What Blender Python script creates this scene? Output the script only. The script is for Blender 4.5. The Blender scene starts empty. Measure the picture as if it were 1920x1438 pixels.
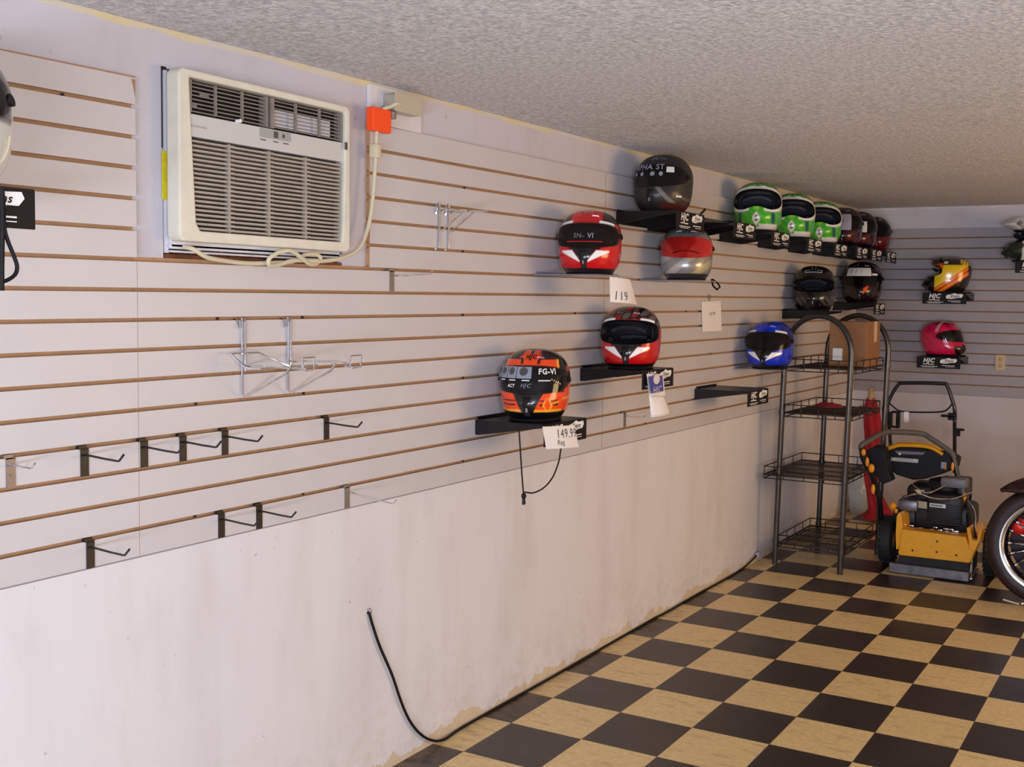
import bpy, bmesh, math, random
from mathutils import Vector, Matrix
random.seed(7)
PI = math.pi
C = bpy.context.scene.collection
sc = bpy.context.scene

# ------------------------------------------------------------------ camera
FPX, PX, PY = 2063.40, 1138.406, 679.758
CAM = Vector((2.36665, -3.42285, 1.59707))
RX = Vector((0.87999896, 0.47474968, 0.01464854))
DN = Vector((0.03955941, -0.04252435, -0.99831194))
FW = Vector((-0.47332536, 0.87909295, -0.0562022))
cd = bpy.data.cameras.new('camera'); cam = bpy.data.objects.new('camera', cd); C.objects.link(cam)
cam.matrix_world = Matrix(((RX.x, -DN.x, -FW.x, CAM.x), (RX.y, -DN.y, -FW.y, CAM.y), (RX.z, -DN.z, -FW.z, CAM.z), (0, 0, 0, 1)))
cd.sensor_width = 36; cd.lens = 36*FPX/1920
cd.shift_x = -(PX-960)/1920; cd.shift_y = (PY-719)/1920
cd.clip_start = 0.05
sc.camera = cam

def ray(u, v): return RX*((u-PX)/FPX) + DN*((v-PY)/FPX) + FW
def hit(ax, val, u, v):
    d = ray(u, v); return CAM + d*((val-CAM[ax])/d[ax])
def ax_(u, v, X): return hit(0, X, u, v)
def ay_(u, v, Y): return hit(1, Y, u, v)

# ------------------------------------------------------------------ helpers
def lin(h):
    h = h.lstrip('#'); out = []
    for i in (0, 2, 4):
        c = int(h[i:i+2], 16)/255
        out.append(c/12.92 if c <= .04045 else ((c+.055)/1.055)**2.4)
    return tuple(out)

class MB:
    def __init__(s): s.v = []; s.f = []; s.m = []; s.mats = []
    def mi(s, m):
        if m is None: return 0
        if m not in s.mats: s.mats.append(m)
        return s.mats.index(m)
    def add(s, vs, fs, m=None):
        b = len(s.v); s.v += [tuple(v) for v in vs]; k = s.mi(m)
        for f in fs: s.f.append([b+i for i in f]); s.m.append(k)
    def hexa(s, p, m=None):
        s.add(p, [(0, 3, 2, 1), (4, 5, 6, 7), (0, 1, 5, 4), (1, 2, 6, 5), (2, 3, 7, 6), (3, 0, 4, 7)], m)
    def box(s, x0, x1, y0, y1, z0, z1, m=None):
        s.hexa([(x0, y0, z0), (x1, y0, z0), (x1, y1, z0), (x0, y1, z0), (x0, y0, z1), (x1, y0, z1), (x1, y1, z1), (x0, y1, z1)], m)
    def rbox(s, x0, x1, y0, y1, z0, z1, r, m=None, seg=2):
        bm = bmesh.new()
        bmesh.ops.create_cube(bm, size=1)
        for v in bm.verts: v.co = Vector(((x0+x1)/2+v.co.x*(x1-x0), (y0+y1)/2+v.co.y*(y1-y0), (z0+z1)/2+v.co.z*(z1-z0)))
        bmesh.ops.bevel(bm, geom=list(bm.edges), offset=r, segments=seg, profile=.5, affect='EDGES')
        bm.verts.index_update()
        s.add([v.co for v in bm.verts], [[v.index for v in f.verts] for f in bm.faces], m); bm.free()
    def prism(s, poly, axis, a, b, m=None):
        n = len(poly)
        def P(p, h):
            if axis == 0: return (h, p[0], p[1])
            if axis == 1: return (p[0], h, p[1])
            return (p[0], p[1], h)
        vs = [P(p, a) for p in poly]+[P(p, b) for p in poly]
        fs = [list(range(n))[::-1], list(range(n, 2*n))]+[(i, (i+1) % n, n+(i+1) % n, n+i) for i in range(n)]
        s.add(vs, fs, m)
    def tube(s, pts, r, n=8, m=None, closed=False, flat=1.0):
        pts = [Vector(p) for p in pts]; k = len(pts)
        rs = r if isinstance(r, (list, tuple)) else [r]*k
        t0 = (pts[1]-pts[0]).normalized(); up = Vector((0, 0, 1)) if abs(t0.z) < .9 else Vector((1, 0, 0))
        nx = t0.cross(up).normalized(); vs = []
        for i, p in enumerate(pts):
            if closed: t = pts[(i+1) % k]-pts[i-1]
            else: t = pts[min(i+1, k-1)]-pts[max(i-1, 0)]
            t = t.normalized() if t.length > 1e-9 else t0
            nx = (nx-t*nx.dot(t));  nx = nx.normalized() if nx.length > 1e-6 else t.orthogonal().normalized()
            ny = t.cross(nx)
            for j in range(n):
                a = 2*PI*j/n; vs.append(p+nx*(math.cos(a)*rs[i])+ny*(math.sin(a)*rs[i]*flat))
        fs = []
        for i in range(k if closed else k-1):
            for j in range(n):
                a = i*n+j; b = i*n+(j+1) % n; i2 = (i+1) % k
                fs.append((a, b, i2*n+(j+1) % n, i2*n+j))
        if not closed: fs += [list(range(n))[::-1], list(range((k-1)*n, k*n))]
        s.add(vs, fs, m)
    def lathe(s, prof, c=(0, 0, 0), axis=2, n=32, m=None, closed=False):
        vs = []; k = len(prof)
        for r, h in prof:
            for j in range(n):
                a = 2*PI*j/n; x, y = r*math.cos(a), r*math.sin(a)
                p = {2: (x, y, h), 1: (x, h, y), 0: (h, x, y)}[axis]
                vs.append((p[0]+c[0], p[1]+c[1], p[2]+c[2]))
        fs = []
        for i in range(k if closed else k-1):
            for j in range(n):
                i2 = (i+1) % k
                fs.append((i*n+j, i*n+(j+1) % n, i2*n+(j+1) % n, i2*n+j))
        if not closed: fs += [list(range(n))[::-1], list(range((k-1)*n, k*n))]
        s.add(vs, fs, m)
    def ball(s, c, rx, ry=None, rz=None, m=None, n=16, k=10):
        ry = ry or rx; rz = rz or rx; vs = []
        for i in range(k+1):
            e = -PI/2+PI*i/k
            for j in range(n):
                a = 2*PI*j/n; vs.append((c[0]+rx*math.cos(e)*math.cos(a), c[1]+ry*math.cos(e)*math.sin(a), c[2]+rz*math.sin(e)))
        s.add(vs, [(i*n+j, i*n+(j+1) % n, (i+1)*n+(j+1) % n, (i+1)*n+j) for i in range(k) for j in range(n)], m)
    def build(s, name, mat=None, parent=None, smooth=False, loc=None, angle=40, weld=False, bevel=0):
        me = bpy.data.meshes.new(name); me.from_pydata(s.v, [], s.f)
        mats = s.mats or [mat]
        for m in mats: me.materials.append(m)
        for p, k in zip(me.polygons, s.m): p.material_index = k
        bm = bmesh.new(); bm.from_mesh(me)
        if weld: bmesh.ops.remove_doubles(bm, verts=bm.verts, dist=1e-5)
        bmesh.ops.recalc_face_normals(bm, faces=bm.faces)
        for e in bm.edges:
            if len(e.link_faces) == 2 and e.calc_face_angle(0) > math.radians(angle): e.smooth = False
        bm.to_mesh(me); bm.free()
        if smooth:
            for p in me.polygons: p.use_smooth = True
        o = bpy.data.objects.new(name, me); C.objects.link(o)
        if parent: o.parent = parent
        if loc: o.location = loc
        if bevel:
            b = o.modifiers.new('bevel', 'BEVEL'); b.width = bevel; b.segments = 2; b.limit_method = 'ANGLE'; b.angle_limit = math.radians(40)
        return o

def tag(o, label, cat, group=None):
    o['label'] = label; o['category'] = cat
    if group: o['group'] = group
    return o
def thing(name, label, cat, loc=(0, 0, 0), rz=0, group=None):
    o = bpy.data.objects.new(name, None); C.objects.link(o); o.empty_display_size = .05
    o.location = loc; o.rotation_euler = (0, 0, rz); return tag(o, label, cat, group)
def struct(o): o['kind'] = 'structure'; return o
def copy_tree(o, parent=None):
    c = o.copy(); C.objects.link(c)
    if parent: c.parent = parent
    for ch in list(o.children): copy_tree(ch, c)
    return c
def smooth_path(pts, sub=6, closed=False):
    P = [Vector(p) for p in pts]; n = len(P); out = []
    for i in range(n if closed else n-1):
        if closed: a, b, c, d = P[i-1], P[i], P[(i+1) % n], P[(i+2) % n]
        else: a, b, c, d = P[max(i-1, 0)], P[i], P[i+1], P[min(i+2, n-1)]
        for j in range(sub):
            t = j/sub
            out.append(.5*((2*b)+(c-a)*t+(2*a-5*b+4*c-d)*t*t+(3*b-a-3*c+d)*t**3))
    if not closed: out.append(P[-1])
    return out
def text2d(body, size=1.0, shear=0.0, bold=0.0, align='CENTER'):
    cu = bpy.data.curves.new('tmp_text', 'FONT'); cu.body = body; cu.size = size; cu.space_character = 1.12; cu.shear = shear; cu.offset = bold
    cu.align_x = align; cu.align_y = 'CENTER'; cu.resolution_u = 3
    o = bpy.data.objects.new('tmp_text', cu); C.objects.link(o)
    dg = bpy.context.evaluated_depsgraph_get(); dg.update()
    me = bpy.data.meshes.new_from_object(o.evaluated_get(dg))
    vs = [(v.co.x, v.co.y) for v in me.vertices]; fs = [list(p.vertices) for p in me.polygons]
    bpy.data.objects.remove(o); bpy.data.curves.remove(cu); bpy.data.meshes.remove(me)
    return vs, fs

# ------------------------------------------------------------------ materials
def mat(name, col, rough=.5, metal=0.0, coat=0.0, spec=.5, var=0.0, vscale=20, bump=0.0, bscale=200, alpha=1.0):
    m = bpy.data.materials.new(name); m.use_nodes = True; nt = m.node_tree; b = nt.nodes['Principled BSDF']
    if isinstance(col, str): col = lin(col)
    b.inputs['Base Color'].default_value = (*col, 1); b.inputs['Roughness'].default_value = rough; b.inputs['Metallic'].default_value = metal
    b.inputs['Coat Weight'].default_value = coat; b.inputs['Coat Roughness'].default_value = .05; b.inputs['Specular IOR Level'].default_value = spec
    b.inputs['Alpha'].default_value = alpha
    tc = nt.nodes.new('ShaderNodeTexCoord')
    if var > 0:
        n = nt.nodes.new('ShaderNodeTexNoise'); n.inputs['Scale'].default_value = vscale; n.inputs['Detail'].default_value = 4
        nt.links.new(tc.outputs['Object'], n.inputs['Vector'])
        r = nt.nodes.new('ShaderNodeMapRange'); r.inputs[1].default_value = .3; r.inputs[2].default_value = .7; r.inputs[3].default_value = 1-var; r.inputs[4].default_value = 1+var
        nt.links.new(n.outputs['Fac'], r.inputs[0])
        mx = nt.nodes.new('ShaderNodeVectorMath'); mx.operation = 'SCALE'; mx.inputs[0].default_value = col
        nt.links.new(r.outputs[0], mx.inputs['Scale']); nt.links.new(mx.outputs[0], b.inputs['Base Color'])
    if bump > 0:
        n2 = nt.nodes.new('ShaderNodeTexNoise'); n2.inputs['Scale'].default_value = bscale; n2.inputs['Detail'].default_value = 3
        nt.links.new(tc.outputs['Object'], n2.inputs['Vector'])
        bp = nt.nodes.new('ShaderNodeBump'); bp.inputs['Strength'].default_value = bump; bp.inputs['Distance'].default_value = .004
        nt.links.new(n2.outputs['Fac'], bp.inputs['Height']); nt.links.new(bp.outputs[0], b.inputs['Normal'])
    return m
def glassy(name, col, fac, rough=.05):
    m = bpy.data.materials.new(name); m.use_nodes = True; nt = m.node_tree; b = nt.nodes['Principled BSDF']; out = nt.nodes['Material Output']
    if isinstance(col, str): col = lin(col)
    b.inputs['Base Color'].default_value = (*col, 1); b.inputs['Roughness'].default_value = rough
    t = nt.nodes.new('ShaderNodeBsdfTransparent'); t.inputs[0].default_value = (.9, .92, .95, 1)
    mx = nt.nodes.new('ShaderNodeMixShader'); mx.inputs[0].default_value = fac
    nt.links.new(t.outputs[0], mx.inputs[1]); nt.links.new(b.outputs[0], mx.inputs[2]); nt.links.new(mx.outputs[0], out.inputs[0])
    return m
def attr_mat(name, rough=.2, coat=.6, metal=0.0):
    m = mat(name, (1, 1, 1), rough, metal, coat); nt = m.node_tree
    a = nt.nodes.new('ShaderNodeAttribute'); a.attribute_name = 'Paint'
    nt.links.new(a.outputs['Color'], nt.nodes['Principled BSDF'].inputs['Base Color']); return m

class NT:
    def __init__(s, m): s.nt = m.node_tree; s.b = s.nt.nodes['Principled BSDF']
    def n(s, t, **k):
        x = s.nt.nodes.new(t)
        for a, b in k.items(): setattr(x, a, b)
        return x
    def l(s, a, b): s.nt.links.new(a, b)
    def math(s, op, a, b=0.0, c=0.0):
        x = s.n('ShaderNodeMath', operation=op)
        for i, q in enumerate((a, b, c)):
            if hasattr(q, 'is_linked') or hasattr(q, 'links'): s.l(q, x.inputs[i])
            else: x.inputs[i].default_value = q
        return x.outputs[0]
    def mix(s, f, a, b):
        x = s.n('ShaderNodeMix', data_type='RGBA')
        if isinstance(f, (int, float)): x.inputs[0].default_value = f
        else: s.l(f, x.inputs[0])
        for i, q in ((6, a), (7, b)):
            if isinstance(q, tuple): x.inputs[i].default_value = (*q, 1)
            else: s.l(q, x.inputs[i])
        return x.outputs[2]
    def noise(s, vec, scale, detail=4, rough=.5):
        x = s.n('ShaderNodeTexNoise'); x.inputs['Scale'].default_value = scale; x.inputs['Detail'].default_value = detail; x.inputs['Roughness'].default_value = rough
        s.l(vec, x.inputs['Vector']); return x.outputs['Fac']
    def ramp(s, f, a, b):
        x = s.n('ShaderNodeMapRange'); s.l(f, x.inputs[0]); x.inputs[1].default_value = a; x.inputs[2].default_value = b
        x.clamp = True; return x.outputs[0]
    def scaled(s, vec, sc3):
        x = s.n('ShaderNodeVectorMath', operation='MULTIPLY'); s.l(vec, x.inputs[0]); x.inputs[1].default_value = sc3; return x.outputs[0]

def floor_mat():
    m = mat('checker_vinyl', (.5, .5, .5), .34, spec=.4); T = NT(m)
    tc = T.n('ShaderNodeTexCoord').outputs['Object']; sx = T.n('ShaderNodeSeparateXYZ'); T.l(tc, sx.inputs[0])
    t = .3051
    gx = T.math('DIVIDE', T.math('SUBTRACT', sx.outputs[0], .7451), t); gy = T.math('DIVIDE', sx.outputs[1], t)
    par = T.math('MODULO', T.math('ADD', T.math('ADD', T.math('FLOOR', gx), T.math('FLOOR', gy)), 100.0), 2.0)
    # a per tile tone
    wn = T.n('ShaderNodeTexWhiteNoise', noise_dimensions='2D'); cb = T.n('ShaderNodeCombineXYZ')
    T.l(T.math('FLOOR', gx), cb.inputs[0]); T.l(T.math('FLOOR', gy), cb.inputs[1]); T.l(cb.outputs[0], wn.inputs['Vector'])
    n1 = T.noise(tc, 45, 6, .7); n2 = T.noise(T.scaled(tc, (3, 9, 1)), 3, 4); n3 = T.noise(tc, 2.2, 3)
    lt = T.mix(T.ramp(n1, .35, .68), lin('#d6b980'), lin('#efd49a')); lt = T.mix(T.ramp(n2, .55, .8), lt, lin('#b3986c'))
    lt = T.mix(T.math('MULTIPLY', wn.outputs[0], .25), lt, lin('#c5a878'))
    n4 = T.noise(tc, 90, 3, .6)
    dk = T.mix(T.ramp(n4, .5, .75), lin('#2c2321'), lin('#4a3c36')); dk = T.mix(T.math('MULTIPLY', T.ramp(n3, .5, .75), .55), dk, lin('#4b4540'))
    col = T.mix(par, lt, dk)
    fx = T.math('ABSOLUTE', T.math('SUBTRACT', T.math('FRACT', gx), .5)); fy = T.math('ABSOLUTE', T.math('SUBTRACT', T.math('FRACT', gy), .5))
    seam = T.math('GREATER_THAN', T.math('MAXIMUM', fx, fy), .4955)
    col = T.mix(T.math('MULTIPLY', seam, .6), col, lin('#5a4738'))
    # scuffed dirt beside the left wall
    edge = T.math('MULTIPLY', T.ramp(sx.outputs[0], .16, 0.0), T.ramp(n2, .35, .6)); col = T.mix(T.math('MULTIPLY', edge, .5), col, lin('#8d745a'))
    T.l(col, T.b.inputs['Base Color'])
    bp = T.n('ShaderNodeBump'); bp.inputs['Strength'].default_value = .15; bp.inputs['Distance'].default_value = .002
    T.l(n1, bp.inputs['Height']); T.l(bp.outputs[0], T.b.inputs['Normal']); return m

def ceiling_mat():
    m = mat('popcorn_plaster', lin('#dcd6d4'), .95, spec=.1); T = NT(m); tc = T.n('ShaderNodeTexCoord').outputs['Object']
    v = T.n('ShaderNodeTexVoronoi'); v.inputs['Scale'].default_value = 105; T.l(tc, v.inputs['Vector'])
    n = T.noise(tc, 62, 5, .75); h = T.math('ADD', T.math('MULTIPLY', v.outputs['Distance'], -1.1), T.math('MULTIPLY', n, 2.2))
    bp = T.n('ShaderNodeBump'); bp.inputs['Strength'].default_value = .55; bp.inputs['Distance'].default_value = .008
    T.l(h, bp.inputs['Height']); T.l(bp.outputs[0], T.b.inputs['Normal'])
    T.l(T.mix(T.ramp(n, .38, .62), lin('#bdbcc2'), lin('#f1eff2')), T.b.inputs['Base Color']); return m

def wall_mat(name, base, dirt, basepeel=False):
    m = mat(name, base, .6, spec=.3); T = NT(m); tc = T.n('ShaderNodeTexCoord').outputs['Object']
    sx = T.n('ShaderNodeSeparateXYZ'); T.l(tc, sx.inputs[0])
    a = T.noise(T.scaled(tc, (4, 5, 1.2)), 1.0, 5, .6); b = T.noise(tc, 16, 5, .7); c = T.noise(T.scaled(tc, (1, 1, .15)), 14, 3)
    col = T.mix(T.math('MULTIPLY', T.ramp(a, .48, .72), .45), lin(base), lin(dirt))
    col = T.mix(T.math('MULTIPLY', T.ramp(c, .55, .8), .10), col, lin(dirt))
    # small scuffs
    sp = T.noise(tc, 38, 2, .5); col = T.mix(T.math('MULTIPLY', T.ramp(sp, .72, .78), .6), col, lin('#8f8684'))
    if basepeel:
        h = T.math('ADD', .012, T.math('MULTIPLY', T.ramp(T.noise(T.scaled(tc, (1, 3.2, 1)), 1.0, 5, .7), .42, .75), .085))
        p = T.math('LESS_THAN', sx.outputs[2], h); col = T.mix(T.math('MULTIPLY', p, .75), col, lin('#cdb58c'))
        d = T.math('MULTIPLY', T.ramp(sx.outputs[2], .35, 0.0), T.ramp(b, .45, .7)); col = T.mix(T.math('MULTIPLY', d, .4), col, lin('#b39e86'))
    T.l(col, T.b.inputs['Base Color'])
    bp = T.n('ShaderNodeBump'); bp.inputs['Strength'].default_value = .25; bp.inputs['Distance'].default_value = .004
    T.l(b, bp.inputs['Height']); T.l(bp.outputs[0], T.b.inputs['Normal']); return m

M = {}
M['floor'] = floor_mat(); M['ceil'] = ceiling_mat()
M['plaster'] = wall_mat('painted_plaster', '#c9c4cc', '#b5afb6')
M['board'] = wall_mat('painted_board', '#dcd7da', '#c6bdbb', True)
M['backboard'] = wall_mat('shaded_back_board', '#c3bcc2', '#aca4a6')  # board paint darkened to carry the dimmer light on the back wall
M['slat'] = mat('slat_melamine', '#c9c3c5', .42, var=.02, vscale=7)
M['mdfback'] = mat('shaded_fibreboard', '#86664f', .8, var=.08, vscale=40)  # darker copy of the fibreboard, groove shade put into its colour
M['slatback'] = mat('shaded_slat_melamine', '#9d969c', .45, var=.03, vscale=7)  # darker slat copy, weaker back-wall light put into the colour
M['mdf'] = mat('bare_fibreboard', '#b58b66', .8, var=.08, vscale=40)
M['caulk'] = mat('yellowed_caulk', '#d9cdb0', .8); _T = NT(M['caulk']); _o = _T.n('ShaderNodeTexCoord').outputs['Object']
_T.l(_T.mix(_T.ramp(_T.noise(_o, 2.6, 5, .65), .40, .60), lin('#cfcacb'), lin('#d8c79c')), _T.b.inputs['Base Color'])
M['caulkw'] = mat('painted_caulk', '#d8d3d4', .8, var=.05, vscale=14)
M['screw'] = mat('black_screw', '#1b1512', .5)
M['black'] = mat('black_plastic', '#131013', .55, spec=.25, var=.1, vscale=30)
M['shelfblk'] = mat('black_acrylic', '#171315', .35, spec=.3)
M['blackmetal'] = mat('black_enamel', '#141216', .4, coat=.2)
M['rubber'] = mat('rubber', '#1d1a1b', .7, var=.15, vscale=60)
M['chrome'] = mat('chrome', '#e4e6ea', .14, 1.0)
M['zinc'] = mat('zinc_plate', '#8c8480', .42, .6, var=.08, vscale=60)
M['white'] = mat('white_print', '#efedec', .5)
M['paper'] = mat('white_card', '#f1ecec', .6, var=.02, vscale=20)
M['ink'] = mat('ink', '#4a4a55', .6)
M['bluetag'] = mat('blue_print', '#45479a', .5)
M['ivory'] = mat('aged_ivory_plastic', '#dcd6c6', .45, var=.06, vscale=18)
M['ivory2'] = mat('ivory_slat_plastic', '#a89d93', .5, var=.1, vscale=30)
M['louver'] = mat('greybrown_louver_plastic', '#867b74', .55, var=.12, vscale=30)  # louvers a darker greyish brown than the bezel
M['acpanel'] = mat('pale_grey_panel', '#c9c6c4', .4)
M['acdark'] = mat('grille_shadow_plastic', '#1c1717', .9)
M['acgrey'] = mat('grey_panel', '#a3a2a0', .4); M['acgrey2'] = mat('dark_key', '#4d4b4c', .4)
M['acmetal'] = mat('painted_sheet_metal', '#d6d4dd', .4, var=.04, vscale=20)
M['foam'] = mat('bright_coil_fins', '#f4f2ff', .4, var=.06, vscale=80)
M['yellowlabel'] = mat('yellow_label', '#d6c81e', .5, var=.1, vscale=90)
M['wood'] = mat('raw_sill_wood', '#6d3f28', .8, var=.35, vscale=25, bump=.6, bscale=60)
M['cord'] = mat('ivory_cord', '#d3c8ab', .45)
M['orangetag'] = mat('orange_vinyl', '#ff5012', .35)
M['boxmetal'] = mat('galvanised_box', '#b9b5a8', .35, .7, var=.12, vscale=40)
M['liner'] = mat('liner_fabric', '#1d1b22', .9, var=.3, vscale=60)
M['linergrey'] = mat('grey_pad_fabric', '#34353f', .9, var=.3, vscale=60)
M['paint'] = attr_mat('helmet_gloss_paint', .22, .4)
M['paintmatte'] = attr_mat('helmet_matte_paint', .45, .1)
M['paintmetal'] = attr_mat('helmet_silver_paint', .3, .7, .45)
M['smoke'] = glassy('smoke_visor', '#0d0a0c', .82, .06)
M['clear'] = glassy('clear_visor', '#2a1c18', .38, .04)
M['redvisor'] = mat('red_mirror_visor', '#d02a24', .16, .35, .5, var=.15, vscale=9)
M['acrylic'] = glassy('clear_acrylic', '#b9b7c6', .35, .1)
M['rackmetal'] = mat('pewter_tube', '#4d4846', .28, .7, var=.1, vscale=30)
M['wire'] = mat('pewter_wire', '#3d352f', .45, .45)
M['cardboard'] = mat('cardboard', '#8f6542', .8, var=.08, vscale=12)
M['tape'] = mat('packing_tape', '#d6b892', .25)
M['red'] = mat('red_fabric', '#a8182a', .75, var=.2, vscale=12)
M['beige'] = mat('beige_wood', '#b49a70', .7, var=.1, vscale=30)
M['yellow'] = mat('yellow_enamel', '#eda41c', .35, coat=.3, var=.05, vscale=20)
M['knob'] = mat('amber_knob', '#e58f10', .4)
M['engine'] = mat('dark_engine_casting', '#1f1a1c', .5, .3, var=.3, vscale=40)
M['grey'] = mat('grey_plastic', '#6f6a70', .45); M['steel'] = mat('worn_steel', '#7a767c', .42, .8, var=.25, vscale=22)
M['greytube'] = mat('grey_foam_tube', '#5a524b', .6)
M['darkred'] = mat('maroon_enamel', '#24070d', .25, coat=.4)
M['tyre'] = mat('tyre_rubber', '#2a1719', .5, var=.12, vscale=40, bump=.3, bscale=80)
M['redhub'] = mat('red_anodised', '#e02a22', .3, .4)
M['bag'] = glassy('clear_plastic_bag', '#cfd4d8', .55, .2)
M['almond'] = mat('almond_plastic', '#c2ad8c', .5)
M['visorgrey'] = mat('sticker_grey', '#8e93a2', .5)
M['stickerw'] = mat('sticker_white', '#dcdad8', .5); M['stickerl'] = mat('sticker_lilac', '#9c9aae', .5)
M['flame'] = mat('flame_print', '#e8521a', .4)
M['gasketw'] = mat('white_gasket', '#e6e0dc', .5)

# ------------------------------------------------------------------ room
YB = 5.05
def czt(y): return 2.288+.0085*(y+.7)            # the ceiling rises slightly
def zs(k, y): return .922+.0762*k*(1+.0075*(y+1.4))
def ztop(y): return zs(16.07, y)
YN, XR = -6.2, 5.6

f = MB(); f.box(-.02, XR, YN, YB+.0, -.05, 0); struct(f.build('floor', M['floor']))
c = MB(); a0, a1 = czt(YN), czt(YB)
c.hexa([(-.1, YN, a0), (XR, YN, a0), (XR, YB+.1, a1), (-.1, YB+.1, a1), (-.1, YN, a0+.05), (XR, YN, a0+.05), (XR, YB+.1, a1+.05), (-.1, YB+.1, a1+.05)])
struct(c.build('ceiling', M['ceil']))

AY0, AY1, AZ0, AZ1 = -1.441, -.762, 1.684, 2.181      # opening cut for the air conditioner
w = MB()
def wq(y0, y1, z0a, z0b, z1a, z1b, x0, x1, m):
    w.hexa([(x0, y0, z0a), (x1, y0, z0a), (x1, y1, z0b), (x0, y1, z0b), (x0, y0, z1a), (x1, y0, z1a), (x1, y1, z1b), (x0, y1, z1b)], m)
wq(YN, YB, 0, 0, zs(.058, YN), zs(.058, YB), -.1, 0, M['board'])
zl0, zl1 = zs(.058, YN), zs(.058, YB)
def zlow(y): return zl0+(zl1-zl0)*(y-YN)/(YB-YN)
wq(YN, AY0, zl0, zlow(AY0), czt(YN), czt(AY0), -.1, -.018, M['plaster'])
wq(AY1, YB, zlow(AY1), zl1, czt(AY1), czt(YB), -.1, -.018, M['plaster'])
wq(AY0, AY1, zlow(AY0), zlow(AY1), AZ0, AZ0, -.1, -.018, M['plaster'])
wq(AY0, AY1, AZ1, AZ1, czt(AY0), czt(AY1), -.1, -.018, M['plaster'])
struct(w.build('wall_left', None))
w = MB()
w.box(-.1, XR, YB, YB+.1, 0, .93, M['backboard'])
w.hexa([(-.1, YB+.018, .93), (XR, YB+.018, .93), (XR, YB+.1, .93), (-.1, YB+.1, .93), (-.1, YB+.018, a1), (XR, YB+.018, a1), (XR, YB+.1, a1), (-.1, YB+.1, a1)], M['plaster'])
struct(w.build('wall_back', None))
w = MB(); w.hexa([(XR, YN, 0), (XR+.1, YN, 0), (XR+.1, YB+.1, 0), (XR, YB+.1, 0), (XR, YN, a0), (XR+.1, YN, a0), (XR+.1, YB+.1, a1), (XR, YB+.1, a1)])
struct(w.build('wall_right', M['plaster']))
w = MB()                                          # shop-front wall behind the photographer with its big window opening
w.box(-.1, 1.2, YN-.1, YN, 0, a0); w.box(4.9, XR+.1, YN-.1, YN, 0, a0); w.box(1.2, 4.9, YN-.1, YN, 0, .5); w.box(1.2, 4.9, YN-.1, YN, 2.1, a0)
struct(w.build('wall_front', M['plaster']))

def slat_panel(name, regions, ks, xf=0.0, dep=.018, groove=.0052, screws=()):
    """regions: list of (y0,y1,kbot,ktop) ; a board whose grooves follow zs(k)"""
    b = MB()
    for reg in regions:
        y0, y1, kb, kt = reg[:4]; end = reg[4] if len(reg) > 4 else None
        def seg(ka, kc, xa, xb, ga, gc, front, m_other):
            za0, za1 = zs(ka, y0)+ga, zs(ka, y1)+ga; zc0, zc1 = zs(kc, y0)-gc, zs(kc, y1)-gc
            p = [(xa, y0, za0), (xb, y0, za0), (xb, y1, za1), (xa, y1, za1), (xa, y0, zc0), (xb, y0, zc0), (xb, y1, zc1), (xa, y1, zc1)]
            b.add(p, [(1, 2, 6, 5)], front); b.add(p, [(0, 3, 2, 1), (4, 5, 6, 7), (0, 1, 5, 4), (2, 3, 7, 6), (3, 0, 4, 7)], m_other)
        seg(kb, end or kt, xf-dep, xf-.0155, 0, 0, M['mdf'], M['mdf'])
        cur = kb; g0 = 0; cuts = [k for k in ks if kb+.1 < k < kt-.1]+[kt]
        for k in cuts:
            gc = 0 if (k == kt and not end) else groove
            seg(cur, k, xf-.0062, xf, g0, gc, M['slat'], M['mdf'])
            seg(cur, k, xf-.0158, xf-.006, g0 and g0+.006, gc and gc+.006, M['mdf'], M['mdf'])
            cur = k; g0 = groove
    o = struct(b.build(name, None))
    for (k, y) in screws:
        s = MB(); s.lathe([(.0001, .0), (.0042, .0), (.0042, -.003), (.0001, -.004)], (xf-.0105, y, zs(k, y)), axis=0, n=10)
        s.build('screw', M['screw'], o)
    return o
K = list(range(1, 17))
M['edge'] = mat('chipped_edge', '#a87b5a', .8)
slat_panel('trim_1', [(-3.6, -1.536, .058, 15.98)], K, screws=[(15, -1.728), (15, -2.4)])
slat_panel('trim_2', [(-1.5348, -.652, .058, 10.0, 10.09), (-.652, .932, .058, 16.07)], K,
           screws=[(8, -1.267), (8, -.942), (5, -.937), (5, -1.343), (1, -1.349), (1, -.94), (11, -.127), (8, -.124), (5, -.121), (1, -.117), (14, -.12), (8, .697), (11, .69), (1, .7)])
slat_panel('trim_3', [(.9352, 3.372, .058, 16.07)], K, screws=[(8, 1.86), (1, 1.4), (5, 2.2)])
slat_panel('trim_4', [(3.3745, YB-.002, .058, 16.07)], K)
b = MB(); b.hexa([(.0001, y, zs(k, y)+dz) if q == 0 else (.0007, y, zs(k, y)+dz) for k, dz in ((15.98, -.0032), (15.98, 0)) for q, y in ((0, -3.6), (1, -3.6), (1, -1.536), (0, -1.536))]); struct(b.build('trim_11', M['edge']))
b = MB(); b.prism([(-1.5365, 2.131), (-1.547, 2.131), (-1.541, 2.108), (-1.5365, 2.088)], 0, .0001, .0007); struct(b.build('trim_12', M['edge']))
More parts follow.
